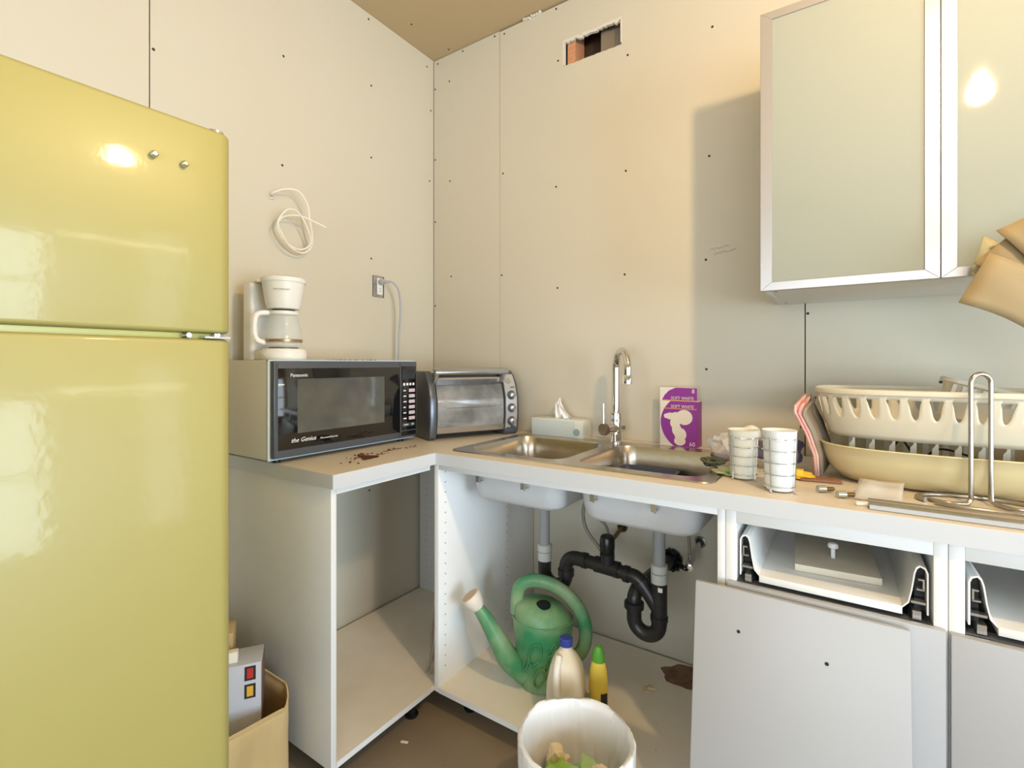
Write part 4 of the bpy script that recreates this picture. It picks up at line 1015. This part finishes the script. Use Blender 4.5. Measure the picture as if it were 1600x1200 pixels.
yb_ = thing('soap_bottle', 'yellow soap bottle with green cap beside the milk jug', 'bottle', (1.146, -0.462, ZF), .3)
MB().loft([oval(0, .026, .018, 0, 24), oval(0, .030, .021, .004, 24), oval(0, .031, .022, .10, 24), oval(0, .028, .020, .15, 24), oval(0, .022, .017, .178, 24), oval(0, .019, .016, .182, 24)], True, True).build('body', yellowb, yb_, sharp=60)
MB().loft([oval(0, .0205, .0175, .182, 24), oval(0, .0195, .017, .205, 24), oval(0, .014, .014, .222, 24), oval(0, .008, .010, .230, 24)], True, True).build('cap', greencap, yb_, sharp=60)
MB().box(.010, .0295, -.0222, -.012, .02, .09).build('label', darkink, yb_)
m = MB(); m.add(*crumple((1.238, -.245, ZF+.006), .018, 4, 1, .6, .35)); m.build('paper_scrap', debris, label='cream paper scrap on the sink cabinet floor', cat='scrap')
m = MB(); random.seed(9)
for k in range(34): m.add(*crumple((random.uniform(.66, 1.5), random.uniform(-.6, -.05), ZF+.0006), random.uniform(.0006, .0016), k, 0))
m.build('grit', dirt, label='specks of grit on the sink cabinet floor', cat='grit', kind='stuff')

# metal runners standing in the corner cabinet
for k, (x, y, x2, y2, zt) in enumerate(((.530, -.600, .575, -.575, .50), (.545, -.598, .588, -.560, .47))):
    m = MB(); ax_ = Vector((x2-x, y2-y, zt-ZF)); q = ax_.to_track_quat('Z', 'Y').to_matrix().to_4x4()
    m.prism([(-.007, -.004), (.007, -.004), (.007, .004), (.005, .004), (.005, -.002), (-.005, -.002), (-.005, .004), (-.007, .004)], .004, ax_.length, 'z', Matrix.Translation((x, y, ZF)) @ q)
    m.build('metal_rail', satin, label=('longer metal rail standing in the corner cabinet', 'shorter metal rail standing in the corner cabinet')[k], cat='rail', group='rails in the corner cabinet')

# ================================================================== bin
bn = thing('waste_bin', 'white lined waste bin standing before the sink cabinet', 'bin', (1.234, -0.800, 0))
prof_b = [(.100, 0), (.106, .004), (.138, .272), (.142, .276)]
MB().lathe(prof_b+[(.139, .276), (.135, .27), (.103, .008), (.05, .006)], (0, 0, 0), 48).build('bin_body', whitep, bn)
m = MB(); rings = []; NS = 96
for j in range(15):
    if j < 4: r0, z = .1455+.0008*(3-j)*0, .215+.0215*j
    elif j == 4: r0, z = .1440, .2835
    else: r0, z = .137-.0026*(j-5)**1.05, .283-.022*(j-5)
    ring = []
    for k in range(NS):
        t = 2*PI*k/NS
        w_ = .0035*math.sin(9*t+.4*j)+.0022*math.sin(23*t+1.3)+.0015*math.sin(41*t)
        if j < 5: w_ = abs(w_)*.6
        elif j >= 5: w_ = -abs(w_)*(.4+.16*(j-5))
        if math.cos(t+.25) > .80 and j >= 5: w_ -= .012*(math.cos(t+.25)-.80)/.2*(j-4)/4
        ring.append(((r0+w_)*math.cos(t), (r0+w_)*math.sin(t), z+(.0025*math.sin(5*t) if j < 5 else 0)))
    rings.append(ring)
m.loft(rings, False, False); m.build('liner', linerm, bn, sharp=80)
for k, (x, y, z, r_, mt, lb, nm) in enumerate((
    (-.035, -.03, .125, .050, greenleaf, 'bright green crumpled wrapper in the bin, on the left', 'green_wrapper'),
    (.025, .015, .135, .048, M('pale_green_bottle', (172, 206, 140), .3), 'pale green plastic crumple in the middle of the bin', 'green_wrapper'),
    (-.065, .02, .135, .036, debris, 'cream crumpled paper at the left in the bin', 'crumpled_paper'),
    (.078, .0, .140, .050, M('paper_cream2', (232, 214, 186), .8), 'larger cream crumpled paper at the right in the bin', 'crumpled_paper'),
    (.030, -.055, .150, .030, M('paper_cream3', (226, 196, 170), .8), 'small cream crumpled paper at the front in the bin', 'crumpled_paper'),
    (.0, .0, .04, .068, M('paper_white', (226, 222, 212), .8), 'white crumpled paper deep in the bin', 'crumpled_paper'))):
    m = MB(); m.add(*crumple((1.234+x, -.800+y, z+.045), r_*.82, k*2+3, 2, .45, .9), False)
    m.build(nm, mt, label=lb, cat='rubbish', group='rubbish in the bin')

# ================================================================== bag and boxes between fridge and cabinet
pb = thing('brown_bag', 'wide brown paper bag on the floor beside the refrigerator', 'bag', (0.32, -1.27, 0), 0)
m = MB(); rings = []
for j in range(9):
    z = .275*j/8; g = .012*math.sin(j*1.1); ring = []
    for i, (x, y) in enumerate(rrect(-.17-g*.3, .172+g*.3, -.13, .168, .05, 6)):
        ring.append((x+.004*math.sin(i*1.7+j), y+.004*math.cos(i*1.3+j), z+(.018*math.sin(i*.55) if j == 8 else 0)))
    rings.append(ring)
m.loft(rings, True, False); m.build('bag', brownpap, pb, solid=.003, sharp=80)
m = MB(); m.tube([(p[0], p[1], p[2]-.006) for p in rings[-1]], .006, 6, True, .5); m.build('rolled_edge', cardb, pb)
gb = thing('printed_box', 'grey printed box with red and amber pictures in the brown bag', 'box', (0.362, -1.222, 0.006), math.radians(-33))
mx = Matrix.Rotation(math.radians(-4), 4, 'Y')
MB().box(-.06, .05, -.13, .085, .0, .372, mx).build('box', boxgrey, gb, bevel=.002)
MB().box(-.055, .0505, .0845, .0865, .005, .37, mx).build('side_print', boxbrown, gb)
for z, mt in ((.346, redink), (.298, amberink)):
    pp = MB().box(.0497, .0508, .042, .070, z-.019, z+.019, mx).build('picture_frame', darkink, gb)
    MB().box(.0505, .0514, .048, .064, z-.0135, z+.0135, mx).build('picture', mt, pp)
kbx = MB().box(-.06, .025, -.12, .02, 0, .40, Matrix.Translation((0.232, -1.165, 0.008)) @ Matrix.Rotation(math.radians(-33), 4, 'Z'))
kbx.build('cardboard_box', cardb, bevel=.002, label='plain cardboard box behind the grey printed box', cat='box')
MB().box(-.012, .012, -.05, .028, .372, .402, Matrix.Translation((0.352, -1.222, 0.0075)) @ Matrix.Rotation(math.radians(-33), 4, 'Z')).build('white_carton', cardW, bevel=.002, label='small white carton standing on the grey printed box', cat='carton')

# tiny scraps on the floor
m = MB().box(-.012, .012, -.004, .004, .0, .002, Matrix.Translation((.62, -.80, 0.0002)) @ Matrix.Rotation(.4, 4, 'Z'))
m.build('paper_scrap', cardW, label='tiny white paper scrap on the concrete floor', cat='scrap')

# ================================================================== bare pendant bulb lighting the kitchen (above the frame)
lm = thing('pendant_bulb', 'bare bulb hanging from the ceiling on a white cord', 'lamp', (2.20, -1.27, 2.19))
MB().tube([(0, 0, .12), (0, 0, CEIL-2.19)], .004, 8).build('cord', whitep, lm)
MB().lathe([(.006, .125), (.02, .115), (.022, .07), (.02, .066)], (0, 0, 0), 18).build('socket', whitep, lm)
MB().lathe([(.014, .068), (.016, .052), (.028, .03), (.035, .006), (.033, -.014), (.024, -.028), (.010, -.035), (.002, -.036)], (0, 0, 0), 20).build('bulb', bulbemit, lm)
MB().lathe([(.05, -.03), (.045, -.008), (.03, 0)], (0, 0, CEIL-2.19), 20).build('ceiling_rose', whitep, lm)

tl = thing('added_tube_lamp', 'unseen slim tube lamp added on the right-hand wall', 'lamp', (4.97, -0.53, 1.93))  # added out of view to give the refrigerator doors a bright reflected streak
MB().box(4.965, 4.998, -0.98, -0.08, 1.92, 1.975).build('housing', whitep, tl, w=True, bevel=.004)
MB().cyl((4.95, -0.97, 1.945), (4.95, -0.09, 1.945), .013, 12).build('tube', M('tube_glow', (255, 246, 230), .4, emit=30), tl, w=True)
for y in (-0.975, -0.085): MB().box(4.935, 4.966, y-.008, y+.008, 1.928, 1.962).build('tube_holder', whitep, tl, w=True)
